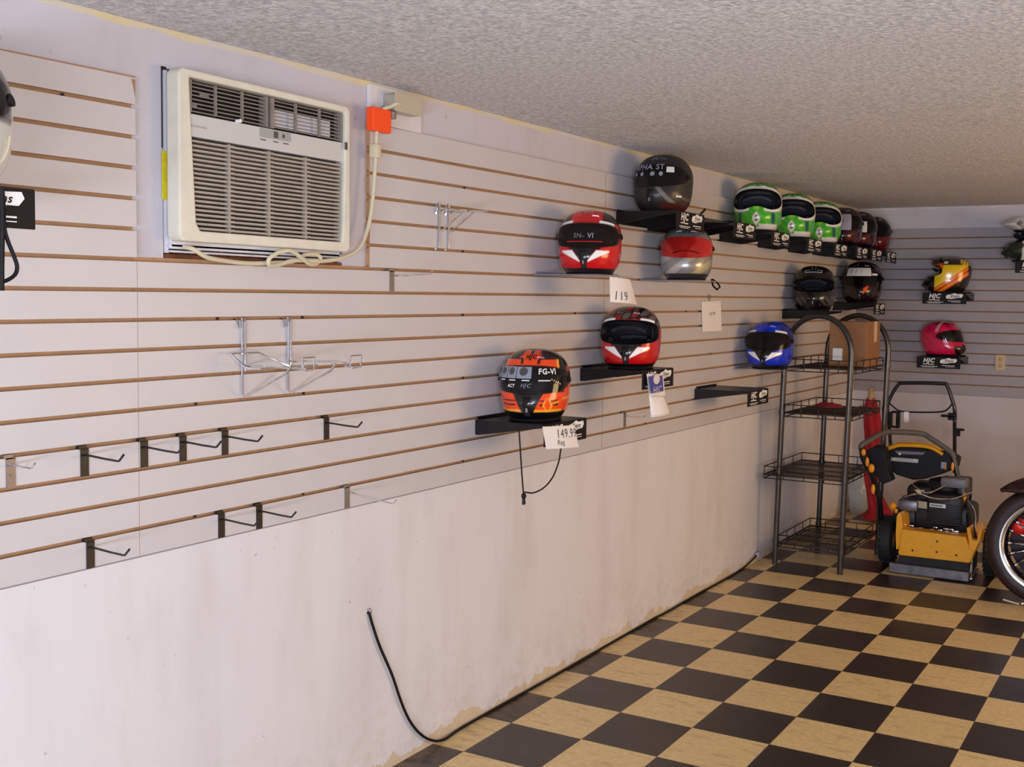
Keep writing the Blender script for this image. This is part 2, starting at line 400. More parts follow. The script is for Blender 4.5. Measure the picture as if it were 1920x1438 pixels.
# back wall boards
def back_panel(name, x0, x1):
    b = MB(); zb, sp, zt = .932, .078, 2.172
    def bx(ya, yb, za, zc, front):
        p = [(x0, ya, za), (x1, ya, za), (x1, yb, za), (x0, yb, za), (x0, ya, zc), (x1, ya, zc), (x1, yb, zc), (x0, yb, zc)]
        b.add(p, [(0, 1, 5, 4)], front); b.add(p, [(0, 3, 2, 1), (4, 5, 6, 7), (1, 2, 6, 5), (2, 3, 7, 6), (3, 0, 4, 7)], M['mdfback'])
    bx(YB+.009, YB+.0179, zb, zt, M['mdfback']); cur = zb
    for k in range(1, 16):
        z = zb+sp*k; bx(YB, YB+.009, cur, z-.0052, M['slatback']); cur = z+.0052
    bx(YB, YB+.009, cur, zt, M['slatback']); struct(b.build(name, None))
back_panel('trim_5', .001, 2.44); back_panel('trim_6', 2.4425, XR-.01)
# yellowed caulk bead along the wall / ceiling joint, and its painted run at the back
def bead(name, p0, p1, m, wid, seed):
    rnd = random.Random(seed); b = MB(); n = 90; P0, P1 = Vector(p0), Vector(p1); d = (P1-P0)
    vs = []
    for i in range(n+1):
        p = P0+d*(i/n); h = wid*(.55+.9*rnd.random()); q = wid*(.3+.5*rnd.random())
        nx = Vector((1, 0, 0)) if abs(d.y) > abs(d.x) else Vector((0, -1, 0))
        vs += [p+Vector((0, 0, -h)), p+nx*.004+Vector((0, 0, -h*.5)), p+nx*q+Vector((0, 0, -.001)), p+Vector((0, 0, -.0005))]
    fs = [(i*4+j, i*4+(j+1) % 4, i*4+4+(j+1) % 4, i*4+4+j) for i in range(n) for j in range(4)]+[(0, 1, 2, 3), (n*4+3, n*4+2, n*4+1, n*4)]
    b.add(vs, fs); struct(b.build(name, m, smooth=True))
bead('trim_7', (-.0178, -3.2, czt(-3.2)), (-.0178, YB, czt(YB)), M['caulk'], .014, 3)
bead('trim_8', (0, YB+.0178, czt(YB)), (4.5, YB+.0178, czt(YB)), M['caulkw'], .012, 5)
# thin cover strip between lower board and slat panels
b = MB()
for y0, y1 in ((-3.6, .93), (.936, YB)):
    b.hexa([(0, y0, zs(.02, y0)), (.0015, y0, zs(.02, y0)), (.0015, y1, zs(.02, y1)), (0, y1, zs(.02, y1)), (0, y0, zs(.06, y0)), (.0015, y0, zs(.06, y0)), (.0015, y1, zs(.06, y1)), (0, y1, zs(.06, y1))])
struct(b.build('trim_9', mat('seam_grey', '#8d8588', .7)))
# opening: raw wood sill, jambs
b = MB(); n = 40; rnd = random.Random(2)
b.box(-.1, -.019, AY0, AY1, AZ0-.001, AZ0+.018, M['wood'])
for i in range(n):
    y0 = AY0+(AY1-AY0)*i/n; y1 = AY0+(AY1-AY0)*(i+1)/n
    b.box(-.095, -.03-.02*rnd.random(), y0, y1, AZ0+.018, AZ0+.026+.008*rnd.random(), M['wood'])
struct(b.build('trim_10', None))

# ------------------------------------------------------------------ air conditioner
ac = thing('window_air_conditioner', 'aged ivory air conditioner set through the wall near the ceiling', 'air conditioner', (0, -1.12, 1.735))
def L(o, X, Y, Z): return (X-o.location.x, Y-o.location.y, Z-o.location.z)
ay, az = -1.12, 1.735
def acbox(b, x0, x1, y0, y1, z0, z1, m=None, r=0):
    if r: b.rbox(x0, x1, y0-ay, y1-ay, z0-az, z1-az, r, m)
    else: b.box(x0, x1, y0-ay, y1-ay, z0-az, z1-az, m)
BX = .045
b = MB(); acbox(b, -.35, -.004, -1.425, -.79, 1.716, 2.165); acbox(b, -.012, -.004, -1.432, -.772, 1.722, 1.727)
acbox(b, -.010, -.003, -1.43, -.78, 1.7065, 1.7115); acbox(b, -.03, -.015, -1.436, -1.426, 1.705, 2.175); b.build('casing', M['acmetal'], ac)
b = MB()   # bezel: one moulded frame
YA, YZ, ZA, ZB_ = -1.441, -.797, 1.735, 2.178
outer = [(YA, ZA+.012), (YA, ZB_-.012), (YA+.012, ZB_), (YZ-.012, ZB_), (YZ, ZB_-.012), (YZ, ZA+.012), (YZ-.012, ZA), (YA+.012, ZA)]
inner = [(-1.386, 1.785), (-1.406, 2.145), (-1.404, 2.158), (-.818, 2.158), (-.814, 2.15), (-.826, 1.78), (-.832, 1.764), (-1.372, 1.764)]
vs = []
for X in (BX, -.003):
    vs += [(X, y-ay, z-az) for y, z in outer]+[(X, y-ay, z-az) for y, z in inner]
fs = []
for i in range(8):
    j = (i+1) % 8; fs += [(i, j, 8+j, 8+i), (16+i, 24+i, 24+j, 16+j), (i, 16+i, 16+j, j), (8+i, 8+j, 24+j, 24+i)]
b.add(vs, fs); b.build('bezel', M['ivory'], ac, bevel=.005)
b = MB()
acbox(b, -.003, .037, -1.405, -.813, 2.008, 2.066)
b.build('fascia', M['acpanel'], ac)
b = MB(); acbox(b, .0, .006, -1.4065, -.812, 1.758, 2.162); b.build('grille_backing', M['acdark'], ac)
b = MB(); N = 20
for i in range(N):
    z = 1.766+(2.004-1.766)*(i+.5)/N
    yl = -1.397+.018*max(0, (1.82-z)/.06) if z < 1.82 else -1.4
    b.hexa([(.012, yl-ay, z-.005-az), (.036, yl-ay, z-.0035-az), (.036, -.824-ay, z-.0035-az), (.012, -.824-ay, z-.005-az), (.012, yl-ay, z-.001-az), (.036, yl-ay, z+.0022-az), (.036, -.824-ay, z+.0022-az), (.012, -.824-ay, z-.001-az)])
for y in (-1.265, -1.12, -.975):
    acbox(b, .02, .034, y-.004, y+.004, 1.766, 2.004)
for y in (-1.272, -1.127, -.982):
    for i in range(N): 
        z = 1.766+(2.004-1.766)*(i+.5)/N; acbox(b, .034, .0375, y, y+.022, z-.003, z+.003)
b.build('intake_grille', M['ivory2'], ac)
for y0, y1, bright in ((-1.402, -1.124, False), (-1.112, -.818, True)):
    b = MB()
    acbox(b, .006, .034, y0, y0+.012, 2.07, 2.155); acbox(b, .006, .034, y1-.008, y1, 2.07, 2.155)
    for i in range(8):
        z = 2.074+.0105*i; b.hexa([(.012, y0+.01-ay, z+.003-az), (.030, y0+.01-ay, z-.001-az), (.030, y1-.006-ay, z-.001-az), (.012, y1-.006-ay, z+.003-az), (.012, y0+.01-ay, z+.006-az), (.030, y0+.01-ay, z+.0022-az), (.030, y1-.006-ay, z+.0022-az), (.012, y1-.006-ay, z+.006-az)])
    for k in (1, 2):
        y = y0+(y1-y0)*k/3; acbox(b, .026, .034, y-.0025, y+.0025, 2.072, 2.153)
    lv = b.build('air_louver', M['louver'], ac)
    if bright:
        b = MB(); acbox(b, .0062, .010, y0+.01, y1-.03, 2.082, 2.128); b.build('coil_fins', M['foam'], lv)['label'] = 'bright fins seen behind the louver'
    else:
        b = MB(); acbox(b, .0062, .009, y0+.02, y0+.05, 2.09, 2.1); b.build('coil_fins', M['acgrey'], lv); b = MB(); acbox(b, .0062, .009, y0+.06, y0+.09, 2.12, 2.13); b.build('coil_fins', M['acgrey'], lv)
b = MB(); acbox(b, .034, .043, -1.242, -1.237, 2.066, 2.07); b.lathe([(.0001, .034), (.005, .034), (.005, .05), (.0001, .05)], (0, -1.24-ay, 2.07-az), 0, 10); b.build('louver_tab', M['white'], ac, smooth=True)
b = MB(); acbox(b, .037, .0395, -1.16, -1.042, 2.04, 2.064); cp = b.build('control_panel', M['acgrey'], ac)
b = MB(); acbox(b, .0395, .0402, -1.108, -1.092, 2.043, 2.061); acbox(b, .0395, .0402, -1.075, -1.066, 2.047, 2.057); b.build('button', M['acgrey2'], cp)
b = MB()
for y, wd in ((-1.157, .022), (-1.108, .02), (-1.07, .022)): acbox(b, .037, .0378, y, y+wd, 2.031, 2.034)

b.build('control_marks', M['acgrey2'], ac)
b = MB()
for k in range(8): acbox(b, .037, .0376, -1.396+.0066*k, -1.3915+.0066*k, 2.033, 2.0375+.002*(k % 3 == 0))
b.build('lettering', M['acgrey'], ac)
b = MB(); acbox(b, .045, .0465, -.822, -.810, 2.046, 2.068); b.build('latch_hole', M['acgrey2'], ac)
b = MB(); acbox(b, -.0149, -.0138, -1.4455, -1.417, 1.842, 1.967); b.build('energy_label', M['yellowlabel'], ac)['label'] = 'yellow label strip'
b = MB(); acbox(b, -.0178, -.0165, -1.4435, -1.4405, 1.975, 2.182); acbox(b, -.0178, -.0165, -1.4435, -1.428, 2.178, 2.184); b.build('gap_shade', M['screw'], ac)['label'] = 'black strip standing in for the shaded gap'  # black strips painted in for the dark gap beside the casing
b = MB(); cordp = [(.0, -1.39, 1.722), (.03, -1.385, 1.716), (.034, -1.345, 1.697), (.03, -1.282, 1.690), (.026, -1.2, 1.686), (.026, -1.127, 1.689), (.03, -1.03, 1.697), (.034, -.985, 1.717), (.034, -.94, 1.722), (.034, -.915, 1.713), (.03, -.925, 1.696), (.04, -.965, 1.692), (.05, -1.01, 1.708), (.054, -1.055, 1.726), (.05, -1.095, 1.722), (.045, -1.13, 1.703), (.04, -1.128, 1.684), (.036, -1.09, 1.685), (.036, -1.03, 1.700), (.038, -.96, 1.702), (.038, -.90, 1.704), (.04, -.82, 1.717), (.036, -.746, 1.748), (.028, -.696, 1.812), (.03, -.676, 1.897), (.03, -.661, 2.034), (.03, -.655, 2.125), (.036, -.64, 2.19), (.045, -.605, 2.21), (.052, -.585, 2.222), (.05, -.56, 2.225)]
b.tube([L(ac, *p) for p in smooth_path(cordp, 7)], .0062, 8)
cord = b.build('power_cord', M['cord'], ac, smooth=True)
b = MB(); b.rbox(.015, .045, -.712-ay+.022, -.612-ay+.012, 2.124-az, 2.198-az, .004); b.build('warning_tag', M['orangetag'], cord)['label'] = 'orange vinyl tag wrapped round the cord'
b = MB(); b.rbox(.012, .042, -.672-ay, -.645-ay, 2.04-az, 2.085-az, .005); b.build('cord_clip', M['cord'], cord, smooth=True)

# outlet
pl = MB(); pl.box(-.0175, -.002, -.648, -.388, zs(16.07, -.5)+.002, 2.279)
tag(pl.build('mounting_board', mat('board_white', '#d8d2d2', .6, var=.03)), 'small square white board behind the metal outlet box', 'board')
ob = thing('outlet_box', 'galvanised surface outlet box on the small white board', 'outlet', (-.0018, -.525, 2.228))
b = MB(); b.rbox(0, .048, -.062, .075, -.026, .03, .005); b.build('box_body', M['boxmetal'], ob)
b = MB(); b.rbox(.048, .052, -.062, .075, -.028, .032, .001); b.lathe([(.0001, .052), (.004, .052), (.003, .055), (.0001, .055)], (0, .06, .004), 0, 10); b.build('cover_plate', mat('cover_ivory', '#c9c0ab', .4, .3), ob)
b = MB(); b.lathe([(.0001, -.05), (.012, -.05), (.013, -.028), (.0001, -.026)], (.025, -.045, 0), 2, 12); b.build('conduit_knockout', M['zinc'], ob, smooth=True)

# ------------------------------------------------------------------ hooks
HK = {}
def make_hook(black, length, droop, tip):
    t = thing('slatwall_hook', 'x', 'hook', (0, 0, 0)); m = M['blackmetal'] if black else M['zinc']
    b = MB(); b.box(.0008, .003, -.0105, .0115, -.0725, -.006); b.box(-.006, .003, -.016, .006, -.006, .003); b.box(-.006, .003, -.0105, .0115, -.0075, -.0045)
    if not black: b.lathe([(.0001, .003), (.0035, .003), (.003, .005), (.0001, .005)], (0, 0, -.045), 0, 8)
    b.build('back_plate', m, t)
    b = MB(); p = [(.003, .0, -.0205), (.03, .0, -.021), (length*.6, .0, -.0215-droop*.6), (length-.006, .0, -.0215-droop), (length, 0, -.0205-droop), (length+tip, 0, -.0205-droop+tip)]
    b.tube(p, .0028 if black else .0024, 8); b.build('prong', m if black else M['chrome'], t, smooth=True)
    return t
protoB = make_hook(True, .128, .004, .016)
hooks = [(-1.692, 3, 'black wire hook, second from the left of the upper hook row'), (-1.521, 3, 'black wire hook, left one of the trio below the bare wire rack'), (-1.399, 3, 'black wire hook, middle one of the trio below the bare wire rack'),
         (-1.256, 3, 'black wire hook, right one of the trio below the bare wire rack'), (-.854, 4, 'black wire hook standing alone at the right end of the upper row'),
         (-1.679, 1, 'black wire hook alone at the left of the lowest row'), (-1.27, 1, 'black wire hook, left one of the close pair in the lowest row'), (-1.131, 1, 'black wire hook, right one of the close pair in the lowest row')]
for i, (y, k, lab) in enumerate(hooks):
    o = protoB if i == 0 else copy_tree(protoB)
    kk = 4 if k == 3 else k
    o.location = (0, y, zs(kk, y)); tag(o, lab, 'hook', 'black hooks in the slat wall')
for i, (y, k, ln, dr, tp, lab) in enumerate([(-1.88, 4, .078, .001, .012, 'dull metal hook at the left edge of the upper hook row'), (-.76, 1, .187, .018, .012, 'long thin metal hook at the right end of the lowest row'), (-.544, 10, .16, -.007, .012, 'brass-tinted metal hook right of the air conditioner cord'), (1.152, 2, .1, .0, .01, 'small metal hook under the open red helmet')]):
    o = make_hook(False, ln, dr, tp); o.location = (0, y, zs(k, y)); tag(o, lab, 'hook', 'bare metal hooks in the slat wall')

# wire helmet rack (two uprights with arms)
wr = thing('wire_display_bracket', 'large chrome wire helmet bracket with two uprights, below the air conditioner', 'bracket', (0, -1.1, 1.535))
def W(p): return (p[0], p[1]+1.1, p[2]-1.535)
for y in (-1.192, -1.016):
    b = MB()
    b.tube([W((.006, y-.005, 1.534)), W((.006, y-.005, 1.32)), W((.02, y-.003, 1.313)), W((.17, y-.003, 1.385)), W((.19, y-.003, 1.405))], .0032, 8)
    b.tube([W((-.006, y+.006, 1.53)), W((.004, y+.007, 1.53)), W((.006, y+.007, 1.52)), W((.006, y+.007, 1.385))], .0032, 8)
    b.tube([W((-.006, y-.022, 1.53)), W((.008, y-.022, 1.525)), W((.008, y-.022, 1.505))], .003, 8)
    b.build('upright', M['chrome'], wr, smooth=True)
b = MB()
arm = [(.006, -1.2, 1.40), (.2, -1.2, 1.405), (.21, -1.2, 1.4)]
b.tube([W(p) for p in [(.005, -1.016, 1.405), (.2, -1.016, 1.412), (.235, -1.016, 1.405)]], .0028, 8); b.build('arm', M['chrome'], wr, smooth=True); b = MB()
b.tube([W(p) for p in [(.005, -1.19, 1.4), (.2, -1.19, 1.4), (.24, -1.19, 1.4)]], .0028, 8); b.build('arm', M['chrome'], wr, smooth=True)
for y in (-1.19, -1.016):
    x = .24 if y > -1.1 else .225
    b = MB(); b.tube([W(p) for p in [(x-.02, y, 1.40), (x, y, 1.396), (x, y, 1.43), (x, y+.045, 1.43), (x, y+.045, 1.396), (x-.01, y+.02, 1.394)]], .0028, 8); b.build('end_loop', M['chrome'], wr, smooth=True)
b = MB(); b.tube([W(p) for p in [(.03, -1.26, 1.437), (.03, -1.16, 1.437), (.05, -1.13, 1.42), (.09, -1.10, 1.398), (.12, -1.02, 1.398), (.12, -1.24, 1.398), (.075, -1.25, 1.4), (.03, -1.26, 1.437)]], .0028, 8)
b.build('cradle_wire', M['chrome'], wr, smooth=True)

fb = thing('faceout_bracket', 'small chrome double upright bracket right of the orange cord tag', 'bracket', (0, -.266, 1.935))
def W2(p): return (p[0], p[1]+.266, p[2]-1.935)
for y in (-.294, -.238):
    b = MB(); b.tube([W2(p) for p in [(-.006, y, 1.93), (.006, y, 1.93), (.006, y, 1.775)]], .0042, 8)
    b.tube([W2(p) for p in [(.006, y, 1.9), (.02, y, 1.902), (.1, y, 1.902), (.125, y, 1.9)]], .0032, 8)
    b.tube([W2(p) for p in [(.004, y-.018, 1.925), (.012, y-.018, 1.91), (.006, y-.018, 1.89)]], .003, 6)
    b.tube([W2(p) for p in [(.006, y, 1.838), (.02, y, 1.834), (.11, y, 1.898)]], .003, 8)
    b.ball(W2((.006, y-.02, 1.768)), .005)
    b.build('upright', M['chrome'], fb, smooth=True)
b = MB(); b.tube([W2(p) for p in [(.1, -.294, 1.902), (.1, -.238, 1.902)]], .003, 8); b.build('cross_wire', M['chrome'], fb, smooth=True); b = MB(); b.tube([W2(p) for p in [(.006, -.31, 1.9), (.006, -.22, 1.9)]], .003, 8); b.build('cross_wire', M['chrome'], fb, smooth=True); b = MB(); b.tube([W2(p) for p in [(.10, -.25, 1.902), (.17, -.25, 1.9), (.18, -.25, 1.902)]], .003, 8); b.build('arm', M['chrome'], fb, smooth=True)

# ------------------------------------------------------------------ shelves
DEP, WID = .30, .31
def text_on_x(b, body, size, y, z, x, shear=0, bold=0, m=None):
    vs, fs = text2d(body, size, shear, bold); b.add([(x, y+a, z+c) for a, c in vs], fs, m)
def wing_logo(b, y, z, w, h, x, m):
    pts = [(-.5, -.1), (-.42, .22), (-.2, .3), (.0, .5), (.18, .34), (.45, .38), (.5, .1), (.4, -.22), (.1, -.3), (-.2, -.42), (-.45, -.36)]
    b.add([(x, y+p[0]*w, z+p[1]*h) for p in pts], [list(range(len(pts)))], m)
def make_shelf(card='twin', clear=False):
    t = thing('helmet_shelf', 'x', 'shelf'); m = M['acrylic'] if clear else M['shelfblk']
    b = MB(); th = .004
    b.box(.002, DEP, 0, WID, -th, 0)
    if not clear:
        for y in (0, WID-.004): b.prism([(.002, -th), (.002, -.056), (.02, -.056), (DEP, -.012), (DEP, -th)], 1, y, y+.004)
        b.box(.0015, .006, 0, WID, -.056, -th)
    else: b.box(.0015, .004, 0, WID, -.006, .003)
    b.box(-.005, .004, .02, WID-.02, .006, .010); b.box(.0015, .005, .02, WID-.02, 0, .010)
    b.build('tray', m, t)
    if card:
        b = MB(); b.rbox(DEP+.0003, DEP+.0035, 0, WID, -.081, -.003, .001); k = b.build('header_card', M['black'], t)
        x = DEP+.0042; b = MB()
        if card == 'twin':
            text_on_x(b, 'HJC', .044, .085, -.026, x, .25, .0016)
            b.box(x-.0003, x, .045, .075, -.055, -.050); b.box(x-.0003, x, .082, .125, -.056, -.051); b.box(x-.0003, x, .03, .15, -.069, -.066); b.box(x-.0003, x, .04, .13, -.075, -.073)
            wing_logo(b, .226, -.026, .122, .046, x, None); b.box(x-.0003, x, .18, .27, -.061, -.0575); b.box(x-.0003, x, .205, .27, -.069, -.067)
        else:
            wing_logo(b, .17, -.026, .19, .046, x, None); text_on_x(b, 'LARGEST SELECTION', .011, .16, -.056, x, 0, .0002); text_on_x(b, 'OF AIR', .011, .16, -.068, x, 0, .0002)
        b.build('lettering', M['white'], k)
        if card == 'twin':
            b = MB(); text_on_x(b, 'Evans', .024, .230, -.024, x+.0004, .3, .0006); b.box(x, x+.0004, .185, .270, -.0385, -.0365); b.build('logo', M['black'], k)
        else:
            b = MB(); text_on_x(b, 'Evans', .034, .182, -.024, x+.0004, .3, .001); b.box(x, x+.0004, .105, .245, -.041, -.0375); b.build('logo', M['black'], k)
    return t
S1 = make_shelf('twin'); S3 = make_shelf(None, True); S4 = make_shelf(None)
S1.location = (0, 1.953, 1.134)
used = {id(S1): 0, id(S3): 0, id(S4): 0}
def shelf(proto, loc, lab, rz=0):
    o = proto if used[id(proto)] == 0 else copy_tree(proto)
    used[id(proto)] += 1; o.location = loc; o.rotation_euler = (0, 0, rz); return tag(o, lab, 'shelf', 'helmet shelves')
shelf(S1, (0, 1.962, 1.134), 'empty black shelf left of the blue helmet, with printed card')
shelf(S1, (0, -.06, 1.147), 'black shelf under the orange helmet')
shelf(S1, (0, .725, 1.303), 'black shelf under the red helmet with the open face')
shelf(S1, (0, -2.326, 1.803), 'black shelf with printed card at the left edge of the photo')
shelf(S1, (0, 1.037, 2.003), 'black shelf under the large matte black helmet near the ceiling')
shelf(S4, (0, 1.36, 1.992), 'black shelf without a card right behind the matte black helmet')
shelf(S1, (0, 1.713, 2.003), 'empty black shelf with card left of the green helmets')
for y, z, lab in ((2.261, 1.99, 'black shelf under the nearest green and white helmet'), (2.862, 1.986, 'black shelf under the middle green and white helmet'), (3.412, 1.984, 'black shelf under the farthest green and white helmet'),
               (3.915, 1.988, 'black shelf under the first dark helmet past the green ones'), (4.30, 1.990, 'black shelf under the second dark helmet past the green ones'), (4.717, 1.992, 'black shelf in the corner under the last dark red helmet of the top row')):
    shelf(S1, (0, y, z), lab)
shelf(S1, (0, 4.43, 1.606), 'black shelf under the dark helmet with the white label, near the corner')
shelf(S4, (0, 3.33, 1.552), 'black shelf under the black and grey helmet above the rack')
shelf(S3, (0, .336, 1.699), 'clear shelf under the red helmet with the dark visor')
shelf(S3, (0, 1.292, 1.699), 'clear shelf under the silver helmet with the red visor')
shelf(S3, (0, 2.503, 1.217), 'clear shelf under the blue helmet')
shelf(S1, (.572, YB, 1.690), 'black shelf under the yellow helmet on the back wall', -PI/2)
shelf(S1, (.545, YB, 1.222), 'black shelf under the pink helmet on the back wall', -PI/2)
S1b = None
shelf(S1, (1.205, YB, 1.914), 'black shelf under the white peaked helmet at the right edge', -PI/2)

# ------------------------------------------------------------------ helmets
TAB = [(0, .000, .120, .098, .092), (.06, .010, .134, .108, .101), (.16, .035, .151, .124, .117), (.27, .070, .159, .139, .1255), (.38, .107, .155, .151, .1275), (.50, .146, .147, .157, .129),
       (.60, .178, .135, .155, .125), (.70, .206, .118, .144, .114), (.79, .229, .094, .122, .0975), (.87, .246, .066, .090, .074), (.94, .2565, .036, .050, .044), (1.0, .260, 0, 0, 0)]
def prof(s):
    s = min(max(s, 0), 1)
    for i in range(len(TAB)-1):
        if s <= TAB[i+1][0]+1e-9: break
    a, b = TAB[i], TAB[i+1]; t = (s-a[0])/(b[0]-a[0]); h = b[0]-a[0]
    out = []
    for k in range(1, 5):
        def sl(j):
            j0, j1 = max(j-1, 0), min(j+1, len(TAB)-1); return (TAB[j1][k]-TAB[j0][k])/(TAB[j1][0]-TAB[j0][0])
        m0, m1 = sl(i)*h, sl(i+1)*h
        if i+1 == len(TAB)-1 and k > 1: m1 = (b[k]-a[k])*1.9
        if i+1 == len(TAB)-1 and k == 1: m1 = 0
        t2, t3 = t*t, t*t*t
        out.append((2*t3-3*t2+1)*a[k]+(t3-2*t2+t)*m0+(-2*t3+3*t2)*b[k]+(t3-t2)*m1)
    return out
PC = [prof(i/400) for i in range(401)]
def pf(s):
    x = min(max(s, 0), 1)*400; i = min(int(x), 399); t = x-i; a, b = PC[i], PC[i+1]
    return [a[k]+(b[k]-a[k])*t for k in range(4)]
class Hel:
    def __init__(h, A=70, sm=.50, hl=.13, hu=.17, chin=0.0, n=2.6, nose=0.0): h.nose = nose; h.A = A; h.sm = sm; h.hl = hl; h.hu = hu; h.chin = chin; h.n = n
    def pos(h, az, s, off=0.0):
        z, xf, xb, w = pf(s); c, sn = math.cos(az), math.sin(az); e = 2/2.2
        if h.chin and c > 0: xf += h.chin*math.exp(-((s-.2)/.13)**2)*max(0, c)**1.5
        if c > 0: xf += .010*math.exp(-((s-.24)/.12)**2)*max(0, c)**6
        x = math.copysign(abs(c)**e, c)*(xf if c > 0 else xb); y = math.copysign(abs(sn)**e, sn)*w
        p = Vector((x, y, z))
        if off:
            d = (p-Vector((0, 0, .115))).normalized(); p = p+d*off
        return p
    def eye(h, az, dA=0, k=1.0, dsm=0):
        A = math.radians(h.A+dA); q = abs(az)/A
        if q >= 1: return h.sm, h.sm
        r = (1-q**h.n)**(1/h.n)
        return h.sm-(h.hl-h.nose*math.exp(-(az/.42)**2))*k*r, h.sm+h.hu*k*r
def az_cols(A, fine):
    cols = []
    d = -180.0
    while d < 180-1e-6:
        cols.append(d); d += fine if abs(d+fine*.5) < 100 else 5.0
    for a in (A, A-.25, A-.8, A-1.6):
        cols += [a, -a]
    cols = sorted(set(round(c, 3) for c in cols)); out = [cols[0]]
    for c in cols[1:]:
        if c-out[-1] > .12: out.append(c)
    return [math.radians(c) for c in out]
def grid_faces(nc, nr, wrap, keep):
    fs = []
    for j in range(nc if wrap else nc-1):
        j2 = (j+1) % nc
        for i in range(nr-1):
            if keep(j, i): fs.append((j*nr+i, j2*nr+i, j2*nr+i+1, j*nr+i+1))
    return fs
def paint_mesh(o, fn, h=.0013):
    me = o.data; at = me.color_attributes.new('Paint', 'FLOAT_COLOR', 'POINT')
    buf = []
    offs = [(a*h, b*h) for a in (-1, 0, 1) for b in (-1, 0, 1)]
    for v in me.vertices:
        co = v.co; n = v.normal; t1 = Vector((-n.y, n.x, 0))
        if t1.length < .05: buf += [*fn(co), 1.0]; continue
        t1.normalize(); t2 = n.cross(t1); r = g = b_ = 0
        for a, b in offs:
            c = fn(co+t1*a+t2*b); r += c[0]; g += c[1]; b_ += c[2]
        buf += [r/9, g/9, b_/9, 1.0]
    at.data.foreach_set('color', buf)
HEL_ID = [0]
def helmet(label, loc, rz, paint, scale=1.0, hp=None, visor=None, matl='paint', fine=1.0, gasket='black', gw=.0, liner='liner', extra=None, vent='black', group='helmets on display', chinvent=True, roll=0.0):
    hp = hp or Hel()
    t = thing('motorcycle_helmet', label, 'helmet', loc, rz, group); t.scale = (scale,)*3
    if roll: t.rotation_euler = (0, roll, rz)
    A = math.radians(hp.A); cols = az_cols(hp.A, fine)
    q = 1.4/fine; n1, n3 = max(10, int(34*q)), max(12, int(44*q))
    vs = []; rows = n1+1+n3+1
    for a in cols:
        sl, su = hp.eye(a)
        for i in range(n1+1): vs.append(hp.pos(a, sl*i/n1))
        for i in range(n3+1): vs.append(hp.pos(a, su+(1-su)*(i/n3)))
    fs = grid_faces(len(cols), rows, True, lambda j, i: i != n1)
    b = MB(); b.add(vs, fs); sh = b.build('shell', M[matl], t, smooth=True, angle=180, weld=True)
    def cf(co):
        v = co.z/.26; u = co.y/.129; a = math.degrees(math.atan2(co.y, co.x))
        return paint(u, v, a, co.x/.155, co)
    paint_mesh(sh, cf, .00115*fine)
    # rim gasket of the eye port
    inner = [a for a in cols if abs(a) <= A+1e-6]
    loop = [(a, hp.eye(a)[0]) for a in inner]+[(a, hp.eye(a)[1]) for a in inner[::-1]]
    b = MB(); N = len(loop); vs = []
    for a, s in loop:
        p = hp.pos(a, s); ctr = Vector((p.x*.86, p.y*.86, .115+(p.z-.115)*.9))
        vs += [hp.pos(a, s, .002), hp.pos(a, s, -.004), ctr]
    b.add(vs, [(i*3+k, ((i+1) % N)*3+k, ((i+1) % N)*3+k+1, i*3+k+1) for i in range(N) for k in range(2)])
    b.build('eyeport_gasket', M['gasketw'] if gasket == 'white' else M['black'], t, smooth=True, angle=60, weld=True)
    # liner
    b = MB(); nc, nr = 40, 16; vs = []
    for j in range(nc):
        a = -PI+2*PI*j/nc
        vs.append(hp.pos(a, 0.0)); 
        for i in range(nr):
            s = .02+.98*i/(nr-1); p = hp.pos(a, s); vs.append(Vector((p.x*.84, p.y*.84, .1+(p.z-.1)*.9)))
    fs = [f_ for f_ in grid_faces(nc, nr+1, True, lambda j, i: True)]
    # keep the liner open in front of the face
    keep = []
    for f_ in fs:
        cx = sum((vs[i] for i in f_), Vector())/4; az = math.atan2(cx.y, cx.x)
        zz = cx.z/.26
        if abs(az) < A*.86 and .38 < zz < .72: continue
        keep.append(f_)
    b.add(vs, keep); ln = b.build('liner', M[liner], t, smooth=True, angle=180)
    if visor is None:
        for sy in (-1, 1):
            b = MB(); b.ball((.035, sy*.085, .082), .05, .018, .045); b.build('cheek_pad', M[liner], ln, smooth=True)
        b = MB(); b.tube(smooth_path([(.085, .07, .155), (.11, .035, .168), (.115, 0, .171), (.11, -.035, .168), (.085, -.07, .155)], 4), .008, 8); b.build('brow_pad', M[liner], ln, smooth=True)
        b = MB(); b.tube(smooth_path([(-.085, .06, .12), (-.10, 0, .125), (-.085, -.06, .12)], 5), .010, 8); b.build('rear_pad', M['linergrey'], ln, smooth=True)
    b = MB(); b.tube([hp.pos(2*PI*i/48, 0.0)*1.0 for i in range(48)], .0055, 8, closed=True); b.build('neck_roll', M['black'], t, smooth=True)
    if visor:
        h2 = Hel(hp.A+12, hp.sm, hp.hl*1.06, hp.hu*1.06, hp.chin, 2.3); c2 = [math.radians(-h2.A+2*h2.A*i/64) for i in range(65)]
        b = MB(); vs = []; nr = 14
        for a in c2:
            sl, su = h2.eye(a)
            if sl == su: sl -= .004; su += .004
            for i in range(nr): vs.append(h2.pos(a, sl+(su-sl)*i/(nr-1), .0055))
        b.add(vs, grid_faces(len(c2), nr, False, lambda j, i: True)); vz = b.build('visor', M[visor], t, smooth=True, angle=180)
        b = MB()
        for sy in (-1, 1):
            p = hp.pos(sy*math.radians(hp.A+9), hp.sm+.01, .004); d = hp.pos(sy*math.radians(hp.A+9), hp.sm+.01, .0095)
            b = MB(); b.tube([p, d], .012, 16); b.build('visor_pivot', M['black'], t, smooth=True)
        t_vis = vz
